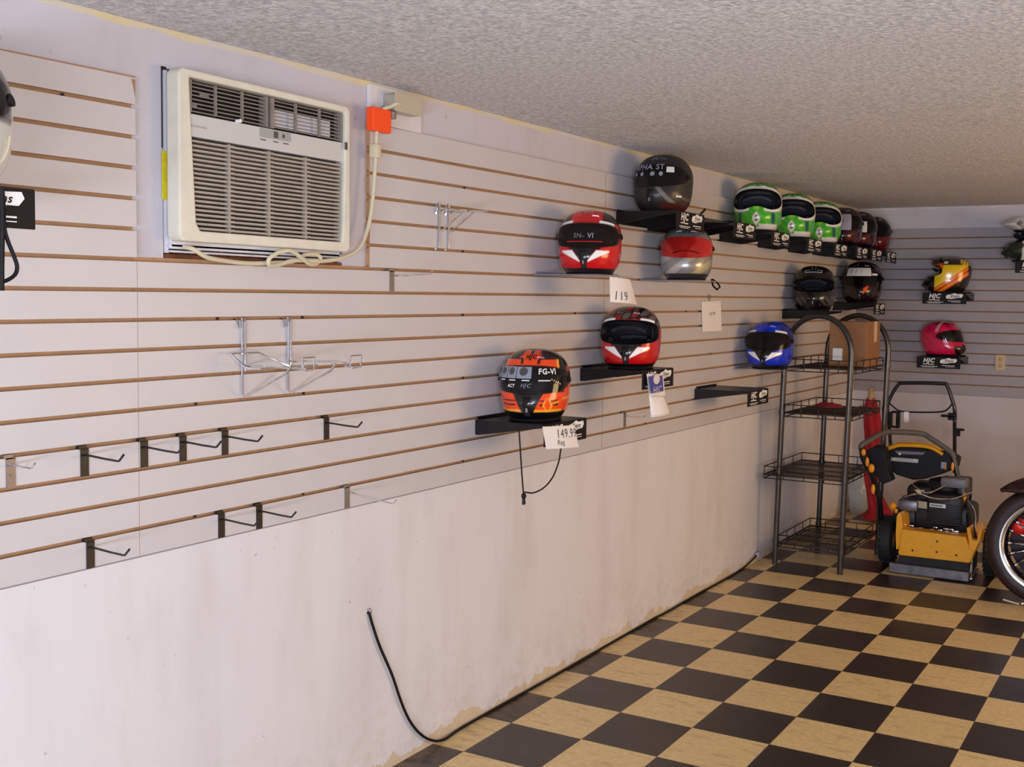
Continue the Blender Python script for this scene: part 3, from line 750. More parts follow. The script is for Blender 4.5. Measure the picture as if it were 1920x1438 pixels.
    if chinvent:
        b = MB(); pts = [(-3.2, .11), (3.2, .11), (4.6, .21), (3.6, .31), (-3.6, .31), (-4.6, .21)]
        o_ = [hp.pos(math.radians(a), s, .005) for a, s in pts]; i_ = [hp.pos(math.radians(a*1.5), s+(.02 if s > .2 else -.02), .0005) for a, s in pts]
        b.add(o_+i_, [list(range(6))]+[(k, (k+1) % 6, 6+(k+1) % 6, 6+k) for k in range(6)])
        cv = b.build('chin_vent', M[vent], t, smooth=True, angle=35)
        b = MB(); p = hp.pos(0, .2, .007); b.rbox(p.x-.003, p.x+.003, -.004, .004, p.z-.010, p.z+.006, .0012); b.build('vent_slider', M['grey'], cv)
    for sy in (-1, 1):
        b = MB(); cpts = [(12, .80), (26, .79), (24, .855), (14, .865)]
        o_ = [hp.pos(sy*math.radians(a), s, .005) for a, s in cpts]; i_ = [hp.pos(sy*math.radians(a+(2 if a > 20 else -2)), s+(.01 if s > .82 else -.01), 0) for a, s in cpts]
        b.add(o_+i_, [(0, 1, 2, 3)]+[(k, (k+1) % 4, 4+(k+1) % 4, 4+k) for k in range(4)])
        cvn = b.build('crown_vent', M[matl], t, smooth=True, angle=35); paint_mesh(cvn, cf)
    if extra: extra(t, hp)
    return t
def patch(t, hp, name, mt, a0, a1, s0, s1, off=.0085, n=10, parent=None):
    b = MB(); vs = []
    for j in range(n+1):
        for i in range(n+1): vs.append(hp.pos(math.radians(a0+(a1-a0)*j/n), s0+(s1-s0)*i/n, off))
    b.add(vs, grid_faces(n+1, n+1, False, lambda j, i: True)); return b.build(name, mt, parent or t, smooth=True, angle=180)
def htext(t, hp, name, body, mt, a, s, size, off=.0092, shear=0, bold=0, parent=None):
    vs, fs = text2d(body, size, shear, bold); b = MB()
    b.add([hp.pos(math.radians(a)+x/.15, s+y/.34, off) for x, y in vs], fs); return b.build(name, mt, parent or t)
def hdiscs(t, hp, name, mt, lst, off=.0095, parent=None):
    b = MB()
    for a, s, r in lst:
        b.add([hp.pos(math.radians(a)+r*math.cos(k*PI/8)/.15, s+r*math.sin(k*PI/8)/.34, off) for k in range(16)], [list(range(16))])
    return b.build(name, mt, parent or t)

def face(loc, delta=0): return math.atan2(CAM.y-loc[1], CAM.x-loc[0])-math.radians(delta)
BK = lin('#0f0d10'); WH = lin('#fbfaf8'); DG = lin('#4a4648')

def p_orange(u, v, a, x, co):
    OR, YE, RD = lin('#f54a16'), lin('#ffb02e'), lin('#b3231b')
    au = abs(u)
    if x < -.25: return BK if (v+.3*x) % .3 > .09 else OR
    if v < .13: return BK
    if v < .40:
        if au < .17+.5*(v-.13)/.27*.55: return BK
        if v < .165: return YE if au < .85 else OR
        if .42 < u < .68 and .12 < v < .34 and abs(u-.55) < .13*(1-abs(v-.23)/.13): return YE if abs(u-.55) > .08*(1-abs(v-.23)/.13) else OR
        if .22 < v < .245 or .28 < v < .30: return BK if .35 < au < .8 else OR
        if u > .5 and abs((v-.2)-(u-.5)*.25) < .012: return YE
        return OR
    if v < .70: return OR if au > .93 and v < .5 else lin('#2a1a18')
    lim = .82-.55*(v-.70)
    if v < .86:
        if au < lim-.05: return OR if (v < .80 or au > .28) else (OR if au < .2 else BK)
        if au < lim: return YE
        if au < lim+.12: return BK
        return RD if v < .76 else BK
    if au < .22: return OR if v < .985 and (au > .05 or v < .93) else BK
    return BK
def vedge(h2):
    tab = {}
    def fn(a):
        k = round(a)
        if k not in tab: e = h2.eye(math.radians(k)); tab[k] = (pf(e[0])[0]/.26, pf(e[1])[0]/.26)
        return tab[k]
    return fn
def wedge(RED, TOPF):
    ve = vedge(Hel(82, .50, .135*1.06, .17*1.06, 0, 2.3))
    def fn(u, v, a, x, co):
        au = abs(u)
        if v < .075: return BK
        if x < -.2: return TOPF(u, v, a, x)
        lo, hi = ve(a)
        if v < .36:
            if .12 < au < .74 and .165+.25*(au-.12) < v < min(.345, .185+.62*(au-.12)): return WH
            if v > .16+.62*(au-.06) and au < .45: return BK
            if au < .055: return BK
            return RED
        if v < lo+.01: return RED if au > .5 else BK
        if v < hi: return RED if au > .97 else BK
        if v < hi+.045 and .42 < au < .84: return WH
        return TOPF(u, v, a, x)
    return fn
def top_red(u, v, a, x):
    R = lin('#c81218'); au = abs(u)
    if v > .985: return BK
    if x < -.2: return BK if (int(a/25)+int(v*5)) % 2 else R
    if au < .52-.2*(v-.7): return R if v > .73 or v < .72 else DG
    if au < .62: return lin('#3a1416')
    return BK if v > .76 or au < .7 else R
def top_mottle(u, v, a, x):
    R = lin('#b5161c'); au = abs(u)
    if v < .79 and au < .62: return R if v > .725 else lin('#d1262a')
    k = math.sin(u*9+v*21)+math.sin(v*33-u*14+1.3)
    return lin('#8d1a1e') if k > .55 else (lin('#5c574f') if k < -.6 else BK)
def top_blue(u, v, a, x):
    Bc = lin('#1030c0')
    if v > .93 and abs(u) < .2: return lin('#0a1868')
    if x < -.2: return lin('#0c1e86') if int(a/30) % 2 else Bc
    return Bc if abs(u) < .55 else lin('#15268e')
def p_silver(u, v, a, x, co):
    if v < .10: return lin('#3c383a')
    if v < .42:
        k = math.sin(8*(u*.8-v*2.2)+1); 
        if u > .1: return lin('#c9bf9a') if k > .35 else lin('#a19b92')
        return lin('#d6d3d2') if k > .2 else lin('#aaa7a9')
    if v < .72: return lin('#7d7a7c')
    if .86 < v < .9 and abs(u) < .38 and int((u+1)*16) % 2: return lin('#28262a')
    return lin('#8b888a') if v < .93 else lin('#7a7678')
def p_black(u, v, a, x, co):
    if v < .12 and u > .3: return lin('#4a1a14')
    k = u*.8+v*1.3
    if .15 < u < .75 and .42 < v+.0 < .62-.2*u and False: return DG
    if .62 < k < .76 and v < .38 and u > 0: return lin('#6f6a68')  # grey diagonal band is a reflection streak painted into the shell colour
    if .95 < k < 1.05 and v < .3: return lin('#5a4332')
    return lin('#252022')
GH = Hel(75, .51, .16, .225, n=2.1, nose=.075)
_gv = vedge(Hel(92, .51, .19, .295, n=2.1, nose=.05))
def p_green(u, v, a, x, co):
    G, DGn, W_ = lin('#3fae26'), lin('#1c6a12'), lin('#ece8e2'); au = abs(u)
    if x < -.15: return DGn if int(v*6+a/20) % 2 else G
    if v < .065: return W_
    if v < .115 and .1 < u < .8: return W_
    lo, hi = _gv(a)
    if lo < v < hi:
        if v < .5 and au < .30: return lin('#86cf3e') if au < .12 else G
        return W_
    if v < .46:
        if au < .15 and abs(v-.22) < .15*(1-au/.19):
            return BK if (.17 < v < .205 and au < .075) else (lin('#6c6a70') if (.23 < v < .29 and au < .05) else W_)
        if .60 < au < .74: return lin('#1c4f5a')
        return G if (u*7+v*11) % 2.2 > .35 else lin('#5cc53a')
    if v > .95: return DGn
    return lin('#2c8a1c') if (au*5+v*4) % 1.0 > .35 else (lin('#7fd044') if au < .5 else DGn)
def p_b12(u, v, a, x, co):
    au = abs(u)
    if v < .10: return BK
    if v < .30: return lin('#4a4442') if (au > .3 and (u*6+v*9) % 1.6 > .75) else BK
    return lin('#171114')
def p_b13(u, v, a, x, co): return lin('#1c0e12') if (u*3+v*5) % 1.5 > .3 else lin('#2a1114')
def p_dark(u, v, a, x, co):
    if v < .1: return BK
    return lin('#30101a') if (u*4-v*6) % 2 > .7 else (lin('#160d12') if v > .35 else lin('#5b1219'))
def p_last(u, v, a, x, co):
    if v < .45: return lin('#5a0f16')
    return lin('#1d3a1e') if u > .6 else lin('#1a1416')
def p_yellow(u, v, a, x, co):
    Y, O, R = lin('#e7c31c'), lin('#f06a1c'), lin('#d92c1c')
    if x > .74 and v < .52: return lin('#171514')
    q = (v-.05)-(-x+.55)*.40
    if v > .77: return lin('#2b2820') if (x > -.45 or v > .93) else (Y if (x*6+v*4) % 1.0 > .3 else lin('#2b2820'))
    if v > .66 and x > .35: return O
    if x < -.80 and v > .3: return lin('#1d1a18')
    if q > .22: return Y
    if q > .15: return lin('#e8d23c')
    if q > .08: return O
    if q > .055: return Y
    if q > -.03: return R
    if q > -.06: return Y
    if q > -.12: return O
    return lin('#1d1a18')
def p_pink(u, v, a, x, co):
    P_ = lin('#d4164f')
    if v < .06 or (x > .92 and v < .3): return BK
    if v > .70 and (.06 < x-.28*(v-.7) < .11 or .15 < x-.28*(v-.7) < .19): return lin('#f0b8c4')
    if v > .9: return lin('#8e1038')
    return P_ if (x*4+v*7) % 2 > .3 else lin('#a81446')
def p_white(u, v, a, x, co):
    if x > .6 and v < .5: return lin('#1a2a22')
    if v < .3: return lin('#d8d8d4')
    return lin('#e8e6e4') if (x*3-v*4) % 1.6 > .4 else lin('#20201f')
def p_left(u, v, a, x, co):
    if v > .62 or (v > .42 and u > .2 and x > 0): return lin('#241a2a')
    return lin('#dfe2dc')

def ex_orange(t, hp):
    v = [o for o in t.children if o.name.startswith('visor') and 'pivot' not in o.name][0]
    for i, (a0, a1) in enumerate(((-70, -53), (-52, -36), (-35, -18), (-17, 4))):
        patch(t, hp, 'sticker', M['visorgrey'], a0, a1, .525, .655, parent=v)
    hdiscs(t, hp, 'sticker_print', M['acgrey2'], [(-61, .6, .013), (-44, .6, .013), (-26.5, .6, .014), (-6.5, .6, .016)], off=.0105, parent=v)
    htext(t, hp, 'lettering', 'FG-VI', M['stickerw'], 29, .60, .030, bold=.001, parent=v)
    htext(t, hp, 'small_print', 'ACT', M['white'], -26, .445, .016, shear=.2, bold=.0004, parent=v)
    htext(t, hp, 'small_print', 'HJC', M['visorgrey'], -3, .45, .020, shear=.3, parent=v)
    b = MB()
    for a, wd in ((-45, .03), (-24, .03), (-3, .026), (24, .05)):
        vs = [hp.pos(math.radians(a)+dx/.15, .505+dy, .0092) for dx, dy in ((-wd/2, -.006), (wd/2, -.006), (wd/2, .006), (-wd/2, .006))]; b.add(vs, [(0, 1, 2, 3)])
    b.build('small_print', M['stickerw'], v)
    hdiscs(t, hp, 'small_print', M['tape'], [(36+4*k, .515-.012*k, .003) for k in range(5)], parent=v)
    htext(t, hp, 'brow_lettering', 'HJC', M['black'], 0, .80, .03, off=.003, shear=.2, bold=.001)
def ex_red(t, hp):
    v = [o for o in t.children if o.name.startswith('visor') and 'pivot' not in o.name][0]
    htext(t, hp, 'lettering', 'SN-', M['grey'], -8, .50, .026, bold=.0004, parent=v); htext(t, hp, 'lettering', 'VI', M['visorgrey'], 9, .50, .028, bold=.0004, parent=v)
    patch(t, hp, 'visor_strip', M['redhub'], -30, 30, .428, .437, parent=v)
def ex_black(t, hp):
    v = [o for o in t.children if o.name.startswith('visor') and 'pivot' not in o.name][0]
    htext(t, hp, 'lettering', 'RPHA ST', M['stickerl'], -8, .625, .038, bold=.0004, parent=v)
    hdiscs(t, hp, 'sticker_print', M['visorgrey'], [(-34, .53, .008), (-18, .53, .009), (2, .53, .010), (17, .53, .010)], parent=v)
    patch(t, hp, 'price_sticker', M['stickerw'], 27, 43, .55, .63, parent=v); patch(t, hp, 'size_sticker', M['stickerw'], 52, 66, .23, .255, off=.003)
    htext(t, hp, 'brow_lettering', 'HJC', M['visorgrey'], -4, .80, .032, off=.003, shear=.3)
    b = MB(); p = [hp.pos(math.radians(-100), .02), Vector((-.0, -.0, 0))]
def ex_silver(t, hp):
    v = [o for o in t.children if o.name.startswith('visor') and 'pivot' not in o.name][0]
    b = MB(); b.tube([hp.pos(math.radians(-26+52*i/16), .425+.035*math.sin(PI*i/16), .0085) for i in range(17)], .0022, 6); b.build('visor_line', M['darkred'], v, smooth=True)
    htext(t, hp, 'brow_lettering', 'HJC', M['black'], 0, .84, .03, off=.003, bold=.001)
def ex_b12(t, hp):
    b = MB(); b.tube([hp.pos(math.radians(-24+48*i/12), .735+.012*math.sin(PI*i/12), .003) for i in range(13)], .003, 6); b.tube([hp.pos(math.radians(-26), .77, .003), hp.pos(math.radians(-22), .74, .003)], .004, 6); b.tube([hp.pos(math.radians(26), .78, .003), hp.pos(math.radians(21), .735, .003)], .004, 6); b.build('brow_emblem', M['visorgrey'], t, smooth=True)
    b = MB()
    for a in (-14, -5, 5, 14):
        vs = [hp.pos(math.radians(a*(1.0 if s < .9 else .9)+d), s, .003) for d, s in ((-.9, .80), (.9, .80), (1.2, .88), (-1.2, .88))]; b.add(vs, [(0, 1, 2, 3)])
    b.build('crown_stripes', M['visorgrey'], t)
def ex_b13(t, hp):
    s = patch(t, hp, 'sticker', M['stickerw'], -38, 28, .55, .72, off=.009); htext(t, hp, 'handwriting', '1 / :', M['ink'], -12, .635, .045, off=.0105, parent=s)
    patch(t, hp, 'size_sticker', M['stickerw'], 30, 48, .56, .60, off=.009)
    hdiscs(t, hp, 'flame_graphic', M['flame'], [(14, .30, .016), (19, .36, .010), (8, .25, .008)], off=.004)
def ex_d1(t, hp): s = patch(t, hp, 'sticker', M['stickerl'], -46, 24, .36, .68, off=.009); htext(t, hp, 'handwriting', '. i :', M['ink'], 2, .55, .04, off=.0105, shear=.2, parent=s)
def ex_d2(t, hp): s = patch(t, hp, 'sticker', M['stickerw'], -24, 26, .38, .60, off=.009); htext(t, hp, 'handwriting', '3 x', M['ink'], 0, .49, .05, off=.0105, parent=s)
def peak(mt, ln=.10, up=.012):
    def fn(t, hp):
        b = MB(); n = 12; vs = []
        for j in range(n+1):
            a = math.radians(-52+104*j/n); p0 = hp.pos(a, .74, .004); p1 = hp.pos(a, .68, .01)
            k = math.cos(a); q0 = p0+Vector((ln*(.35+.65*k), p0.y*.05, .020)); q1 = q0+Vector((-.002, 0, -.008))
            pm = hp.pos(a, .84, .006); mid = (pm+q0)/2+Vector((0, 0, up))
            vs += [pm, mid, q0, q1, p1]
        b.add(vs, [(j*5+i, j*5+5+i, j*5+6+i, j*5+1+i) for j in range(n) for i in range(4)])
        pk = b.build('peak', M[mt], t, smooth=True, angle=35); 
        return pk
    return fn
M['peakdark'] = mat('tinted_peak', '#3a352c', .3, coat=.4); M['peakorange'] = mat('orange_peak', '#e0641e', .3, coat=.4); M['peakwhite'] = mat('white_peak', '#e6e4e2', .3, coat=.4)
def ex_yellow(t, hp):
    peak('peakdark', .02)(t, hp); patch(t, hp, 'peak_band', M['peakorange'], -62, 62, .665, .715, off=.006)
    patch(t, hp, 'size_sticker', M['stickerw'], 66, 80, .70, .76, off=.004)
def ex_white(t, hp): peak('peakwhite', .085, .035)(t, hp)

XC = .165
def H(Y, z): return (XC, Y, z+.0065)
def inv_parent(o, t):
    o.parent = t; o.matrix_parent_inverse = (Matrix.Translation(t.location) @ t.rotation_euler.to_matrix().to_4x4() @ Matrix.Diagonal((*t.scale, 1))).inverted()
HELM = {}
def place(lab, Y, z, d, paint, **k):
    loc = H(Y, z); k.setdefault('scale', 1.0); loc = (loc[0], loc[1], z+.0058*k['scale']); HELM[lab] = helmet(lab, loc, face(loc, d), paint, **k); return HELM[lab]
place('orange and black full-face helmet with sticker-covered visor, hung with a handwritten price card', .10, 1.147, 11, p_orange, scale=1.0, visor='smoke', extra=ex_orange)
place('red helmet with closed dark visor and white chin wedges, on a clear shelf', .505, 1.699, 9, wedge(lin('#d10f16'), top_red), scale=.99, visor='clear', extra=ex_red, hp=Hel(70, .50, .135, .17))
place('red helmet with its visor missing and mottled dark crown, below the other red one', .885, 1.303, 8, wedge(lin('#c80f16'), top_mottle), scale=1.02, hp=Hel(72, .50, .135, .185))
place('large matte black helmet with lettered visor, touching the ceiling line', 1.19, 2.003, 22, p_black, scale=1.0, visor='smoke', matl='paintmatte', extra=ex_black)
place('silver helmet with a red mirrored visor', 1.46, 1.699, 1, p_silver, scale=.98, visor='redvisor', matl='paintmetal', extra=ex_silver, chinvent=False, hp=Hel(66, .50, .13, .17))
for y, z, lab in ((2.415, 1.99, 'nearest of the three green and white helmets in the top row'), (3.015, 1.986, 'middle one of the three green and white helmets in the top row'), (3.57, 1.984, 'farthest of the three green and white helmets in the top row')):
    place(lab, y, z, 3, p_green, scale=1.04, hp=GH, gasket='black', liner='linergrey', vent='gasketw', chinvent=False, fine=1.8)
place('dark helmet with a large lilac sticker, next past the green ones', 4.07, 1.988, 2, p_dark, scale=1.03, visor='smoke', extra=ex_d1, fine=2.6)
place('dark helmet with a white numbered label, second past the green ones', 4.455, 1.99, 2, p_dark, scale=1.03, visor='smoke', extra=ex_d2, fine=2.6)
place('dark red and black helmet at the corner end of the top row', 4.87, 1.992, -8, p_last, scale=1.0, visor='smoke', fine=2.6)
place('black helmet with white crown stripes and grey chin, above the wire rack', 3.46, 1.552, 2, p_b12, scale=1.08, hp=Hel(66, .49, .12, .13), extra=ex_b12, fine=2.0)
place('dark maroon helmet with a wide white label and small flame, near the corner', 4.60, 1.606, 5, p_b13, scale=1.14, visor='smoke', extra=ex_b13, fine=2.0)
place('blue helmet with white chin wedges, left of the wire rack', 2.665, 1.217, 14, wedge(lin('#0f32c4'), top_blue), scale=1.04, visor='clear', hp=Hel(70, .50, .135, .17))
helmet('yellow and orange peaked off-road helmet on the back wall', (.733, YB-.165, 1.690+.0058), math.radians(196), p_yellow, scale=.98, hp=Hel(66, .53, .14, .15, .03), extra=ex_yellow, fine=2.0)
helmet('pink helmet facing right on the back wall', (.690, YB-.165, 1.222+.0058), math.radians(-16), p_pink, scale=.98, hp=Hel(70, .50, .11, .15, .022), visor='smoke', fine=2.0)
helmet('white and black peaked helmet cut off by the right edge', (1.30, YB-.17, 1.920), math.radians(203), p_white, scale=1.08, hp=Hel(66, .53, .14, .15, .03), extra=ex_white, fine=2.6)
HELM['left'] = helmet('white helmet with a dark visor, cut off by the left edge', (.19, -2.150, 1.803+.0062), math.radians(-42), p_left, scale=1.06, visor='smoke', fine=2.0)

# ------------------------------------------------------------------ tags, cords
def sheet(name, quad, m, label, cat, nx=6, bend=.008, th=.0006, marks=None):
    """quad corners tl,tr,br,bl ; a paper card with a soft bend"""
    q = [Vector(p) for p in quad]; nrm = (q[1]-q[0]).cross(q[3]-q[0]).normalized()
    if nrm.x < 0: nrm = -nrm
    def P(s, t, off=0): return q[0]*(1-s)*(1-t)+q[1]*s*(1-t)+q[2]*s*t+q[3]*(1-s)*t+nrm*(off+bend*math.sin(PI*s)*(.4+.6*t))
    b = MB(); vs = [P(i/nx, j/nx) for i in range(nx+1) for j in range(nx+1)]+[P(i/nx, j/nx, th) for i in range(nx+1) for j in range(nx+1)]
    n = nx+1; fs = grid_faces(n, n, False, lambda a, c: True); fs += [tuple(i+n*n for i in f_[::-1]) for f_ in fs]
    ring = [i for i in range(n)]+[i*n+n-1 for i in range(1, n)]+[(n-1)*n+i for i in range(n-2, -1, -1)]+[i*n for i in range(n-2, 0, -1)]
    fs += [(ring[i], ring[(i+1) % len(ring)], ring[(i+1) % len(ring)]+n*n, ring[i]+n*n) for i in range(len(ring))]
    b.add(vs, fs); o = tag(b.build(name, m, smooth=True, angle=30), label, cat, 'hanging price tags')
    for body, s, t, size, mm, nm in (marks or []):
        tv, tf = text2d(body, size, .25); bb = MB(); W_ = (q[1]-q[0]).length; Hh = (q[3]-q[0]).length
        bb.add([P(s+x/W_, t-y/Hh, th+.0008) for x, y in tv], tf); bb.build(nm, mm, o)
    return o, P
XS = DEP+.008
def Q(X, *pts): return [tuple(ax_(u, v, X)) for u, v in pts]
o, P = sheet('price_card', Q(XS+.0085, (1017, 800), (1077, 797), (1085, 838), (1024, 842)), M['paper'], 'white handwritten card hanging below the orange helmet', 'price tag', marks=[('149.99', .66, .36, .05, M['ink'], 'handwriting'), ('Reg', .42, .74, .03, M['ink'], 'handwriting')])
o, P = sheet('price_card', Q(XS, (1143, 519), (1181, 524), (1194, 571), (1144, 566)), M['paper'], 'curled white tag hanging from the clear shelf of the red helmet', 'price tag', bend=.02, marks=[('119', .30, .74, .05, M['ink'], 'handwriting')])
b = MB(); q0 = ax_(1162, 521, XS+.004); b.tube([tuple(q0), (q0.x-.01, q0.y, 1.7015), (.27, q0.y, 1.7015)], .0015, 6); b.build('string', M['zinc'], o)
sl = sheet('price_card', Q(.003, (1315, 566), (1351, 564), (1353, 620), (1317, 622)), M['paper'], 'upright white tag on the wall below the silver helmet', 'price tag', bend=.003, marks=[('169.99', .5, .42, .028, M['ink'], 'handwriting')])[0]
b = MB(); b.tube([(.003, 2.13, 1.604), (.006, 2.11, 1.63), (.006, 2.12, 1.637), (.006, 2.15, 1.63), (.003, 2.14, 1.604)], .0018, 6); b.build('string', M['zinc'], sl)
hq = Q(XS+.004, (1212, 701), (1243, 701), (1247, 742), (1217, 741))
o = sheet('hang_tag', hq, M['paper'], 'blue and white swing tag hanging from the shelf of the open red helmet', 'price tag', bend=.006)[0]
lq = Q(XS+.0035, (1217, 741), (1246, 741), (1258, 773), (1221, 783))
b = MB(); n_ = Vector((1, 0, 0)); vs = []
for j in range(7):
    for i in range(7):
        s, t = i/6, j/6; p = Vector(lq[0])*(1-s)*(1-t)+Vector(lq[1])*s*(1-t)+Vector(lq[2])*s*t+Vector(lq[3])*(1-s)*t; vs.append(p+n_*(.02*t*math.sin(s*PI)))
b.add(vs, grid_faces(7, 7, False, lambda a, c: True)); ls = b.build('receipt_slip', M['paper'], o, smooth=True); so = ls.modifiers.new('s', 'SOLIDIFY'); so.thickness = .001
bq = Q(XS+.016, (1216, 706), (1242, 704), (1244, 733), (1221, 738)); b = MB(); b.hexa([Vector(p) for p in bq]+[Vector(p)+n_*.0006 for p in bq]); b.build('blue_panel', M['bluetag'], o)
c0 = sum((Vector(p) for p in bq), Vector())/4; b = MB(); b.add([(c0.x+.0018, c0.y+.032*math.cos(a)-.003, c0.z+.022+.022*math.sin(a)) for a in [i*PI/10 for i in range(20)]], [list(range(20))])
tv, tf = text2d('HJC', .045, .2); b.add([(c0.x+.0018, c0.y+x+.005, c0.z-.026+y) for x, y in tv], tf); b.build('print', M['stickerw'], o)

b = MB(); XC_ = .33
cp_ = [(.27, -.262, 1.14), (.312, -.262, 1.155), (.318, -.262, 1.148)]
pts = [tuple(ax_(u, v, .325)) for u, v in ((973, 803), (976, 850), (979, 895), (982, 930), (983, 923), (1000, 924), (1020, 914), (1036, 895), (1047, 868))]+[tuple(ax_(1051, 846, .316)), tuple(ax_(1053, 832, .3095)), tuple(ax_(1054, 812, .3090))]
b.tube(smooth_path(pts, 6), .0028, 8); e = Vector(pts[3]); b.ball(tuple(e), .009, .009, .011); b.tube([e, e+Vector((0, -.002, -.03))], .005, 6); b.tube([e, e+Vector((0, .006, -.028))], .004, 6)
b.tube([pts[0], (.28, pts[0][1]+.03, pts[0][2]+.004), (.2, pts[0][1]+.1, 1.1525)], .0032, 8)
tag(b.build('tether_cord', M['black'], smooth=True), 'thin black cord looping down below the orange helmet', 'cord')
b = MB(); pts = [tuple(ax_(u, v, .312)) for u, v in ((4, 352), (6, 380), (8, 425), (14, 450), (26, 480), (32, 500), (28, 515), (12, 526), (-8, 530))]
b.tube(smooth_path(pts, 6), .004, 8); pts = [tuple(ax_(u, v, .314)) for u, v in ((2, 356), (3, 420), (2, 500), (2, 545))]; b.tube(smooth_path(pts, 4), .006, 8); tag(b.build('tether_cord', M['black'], smooth=True), 'black cord hanging below the shelf at the left edge', 'cord')
b = MB(); pts = [tuple(ax_(u, v, .30)) for u, v in ((18, 255), (14, 280), (4, 300), (-10, 310))]; b.tube(smooth_path(pts, 5), .003, 8)
inv_parent(b.build('chin_strap', M['cord'], smooth=True), HELM['left'])
b = MB(); p0 = ax_(1336, 522, .22); b.tube([tuple(ax_(u, v, .22)) for u, v in ((1334, 524), (1337, 536), (1344, 543), (1350, 538), (1345, 530), (1336, 524))], .005, 8); inv_parent(b.build('chin_strap', M['black'], smooth=True), HELM['silver helmet with a red mirrored visor'])
b = MB(); b.tube(smooth_path([(.31, 1.29, 2.005), (.31, 1.32, 2.018), (.30, 1.36, 2.03), (.29, 1.375, 2.032)], 5), .005, 8); inv_parent(b.build('chin_strap', M['black'], smooth=True), HELM['large matte black helmet with lettered visor, touching the ceiling line'])

# wall cable
b = MB()
pts = [(-.003, -.658, .566), (.006, -.656, .558), (.010, -.645, .52), (.011, -.61, .44), (.012, -.55, .33), (.012, -.50, .22), (.012, -.455, .14), (.013, -.40, .075), (.016, -.34, .03), (.02, -.27, .006), (.012, -.15, .006), (.010, .1, .0055), (.014, .5, .0055), (.010, 1.0, .0055), (.008, 1.5, .006), (.014, 1.62, .0055), (.01, 2.0, .0055), (.016, 2.4, .0055), (.008, 2.7, .0055), (.016, 2.85, .03), (.014, 2.93, .045)]
b.tube(smooth_path(pts, 8), .0048, 8); cb = tag(b.build('wall_cable', M['black'], smooth=True), 'black cable dropping from a hole in the white wall and running along the floor edge', 'cable')
b = MB(); b.rbox(.006, .030, 2.92, 2.96, .03, .062, .004); b.build('plug', M['stickerl'], cb, smooth=True)
b = MB(); b.tube([(.001, -.662, .575), (.008, -.655, .578), (.008, -.648, .565), (.002, -.65, .555)], .0016, 6); b.build('staple', M['zinc'], cb)

# back wall electrical plate
b = MB(); op = thing('outlet_plate', 'almond cover plate on the back wall right of the pink helmet', 'outlet', (1.083, YB, 1.185))
b.rbox(-.036, .036, -.007, -.0005, -.057, .057, .002); b.build('plate', M['almond'], op)
b = MB(); b.lathe([(.0001, -.009), (.012, -.009), (.014, -.007), (.0001, -.007)], (0, 0, .022), 1, 16); b.lathe([(.0001, -.009), (.012, -.009), (.014, -.007), (.0001, -.007)], (0, 0, -.022), 1, 16); b.build('socket', M['beige'], op, smooth=True)

# ------------------------------------------------------------------ wire rack
rk = thing('wire_shelving_rack', 'tall pewter wire rack with arched ends, in the corner beside the mower', 'rack', (.37, 3.25, 0))
LEAN = .026
def RP(x, y, z): return (x+LEAN*z-.37, y-3.25, z)
ends = [((.125, 2.945), (.545, 2.905)), ((.195, 3.58), (.602, 3.535))]
for (xa, ya), (xb, yb) in ends:
    b = MB(); pts = []
    for z in [0, .3, .6, .9, 1.2, 1.30]: pts.append(RP(xa, ya, z))
    zc = 1.30; R_ = .205; cx, cy = (xa+xb)/2, (ya+yb)/2; hw = (xb-xa)/2
    for i in range(1, 16):
        a = PI-PI*i/16; pts.append(RP(cx+hw*math.cos(a), cy+(yb-ya)/2*math.cos(a), zc+.225*math.sin(a)))
    for z in [1.30, 1.2, .9, .6, .3, 0]: pts.append(RP(xb, yb, z))
    b.tube(pts, .0172, 12); fr = b.build('arched_end_frame', M['rackmetal'], rk, smooth=True)
    for (x, y) in ((xa, ya), (xb, yb)):
        for z in (.145, .56, .935, 1.215): b = MB(); p = RP(x, y, z); b.tube([(p[0], p[1], p[2]-.014), (p[0], p[1], p[2]+.014)], .0205, 12); b.build('shelf_clip', M['rackmetal'], fr, smooth=True)
def wire_shelf(x0, x1, y0, y1, z, rail):
    b = MB()
    def seg(p, q, r=.003): b.tube([RP(*p), RP(*q)], r, 6)
    for (p, q) in (((x0, y0), (x1, y0)), ((x1, y0), (x1, y1)), ((x1, y1), (x0, y1)), ((x0, y1), (x0, y0))):
        seg((*p, z), (*q, z), .005); seg((*p, z+rail), (*q, z+rail), .0035); seg((*p, z-.022), (*q, z-.022), .0035)
        n = 4
        for i in range(n+1):
            t = i/n; x = p[0]+(q[0]-p[0])*t; y = p[1]+(q[1]-p[1])*t; seg((x, y, z-.022), (x, y, z+rail), .0028)
    n = int((x1-x0)/.0135)
    for i in range(1, n): x = x0+(x1-x0)*i/n; seg((x, y0, z), (x, y1, z), .0024)
    for k in (1, 2, 3): y = y0+(y1-y0)*k/4; seg((x0, y, z-.004), (x1, y, z-.004), .004)
    return b.build('wire_shelf', M['wire'], rk, smooth=True)
wire_shelf(.145, .568, 2.935, 3.555, 1.212, .05)
wire_shelf(.145, .562, 2.935, 3.555, .935, .05)
wire_shelf(.045, .545, 2.90, 3.62, .555, .05)
wire_shelf(.145, .56, 2.935, 3.555, .135, .05)

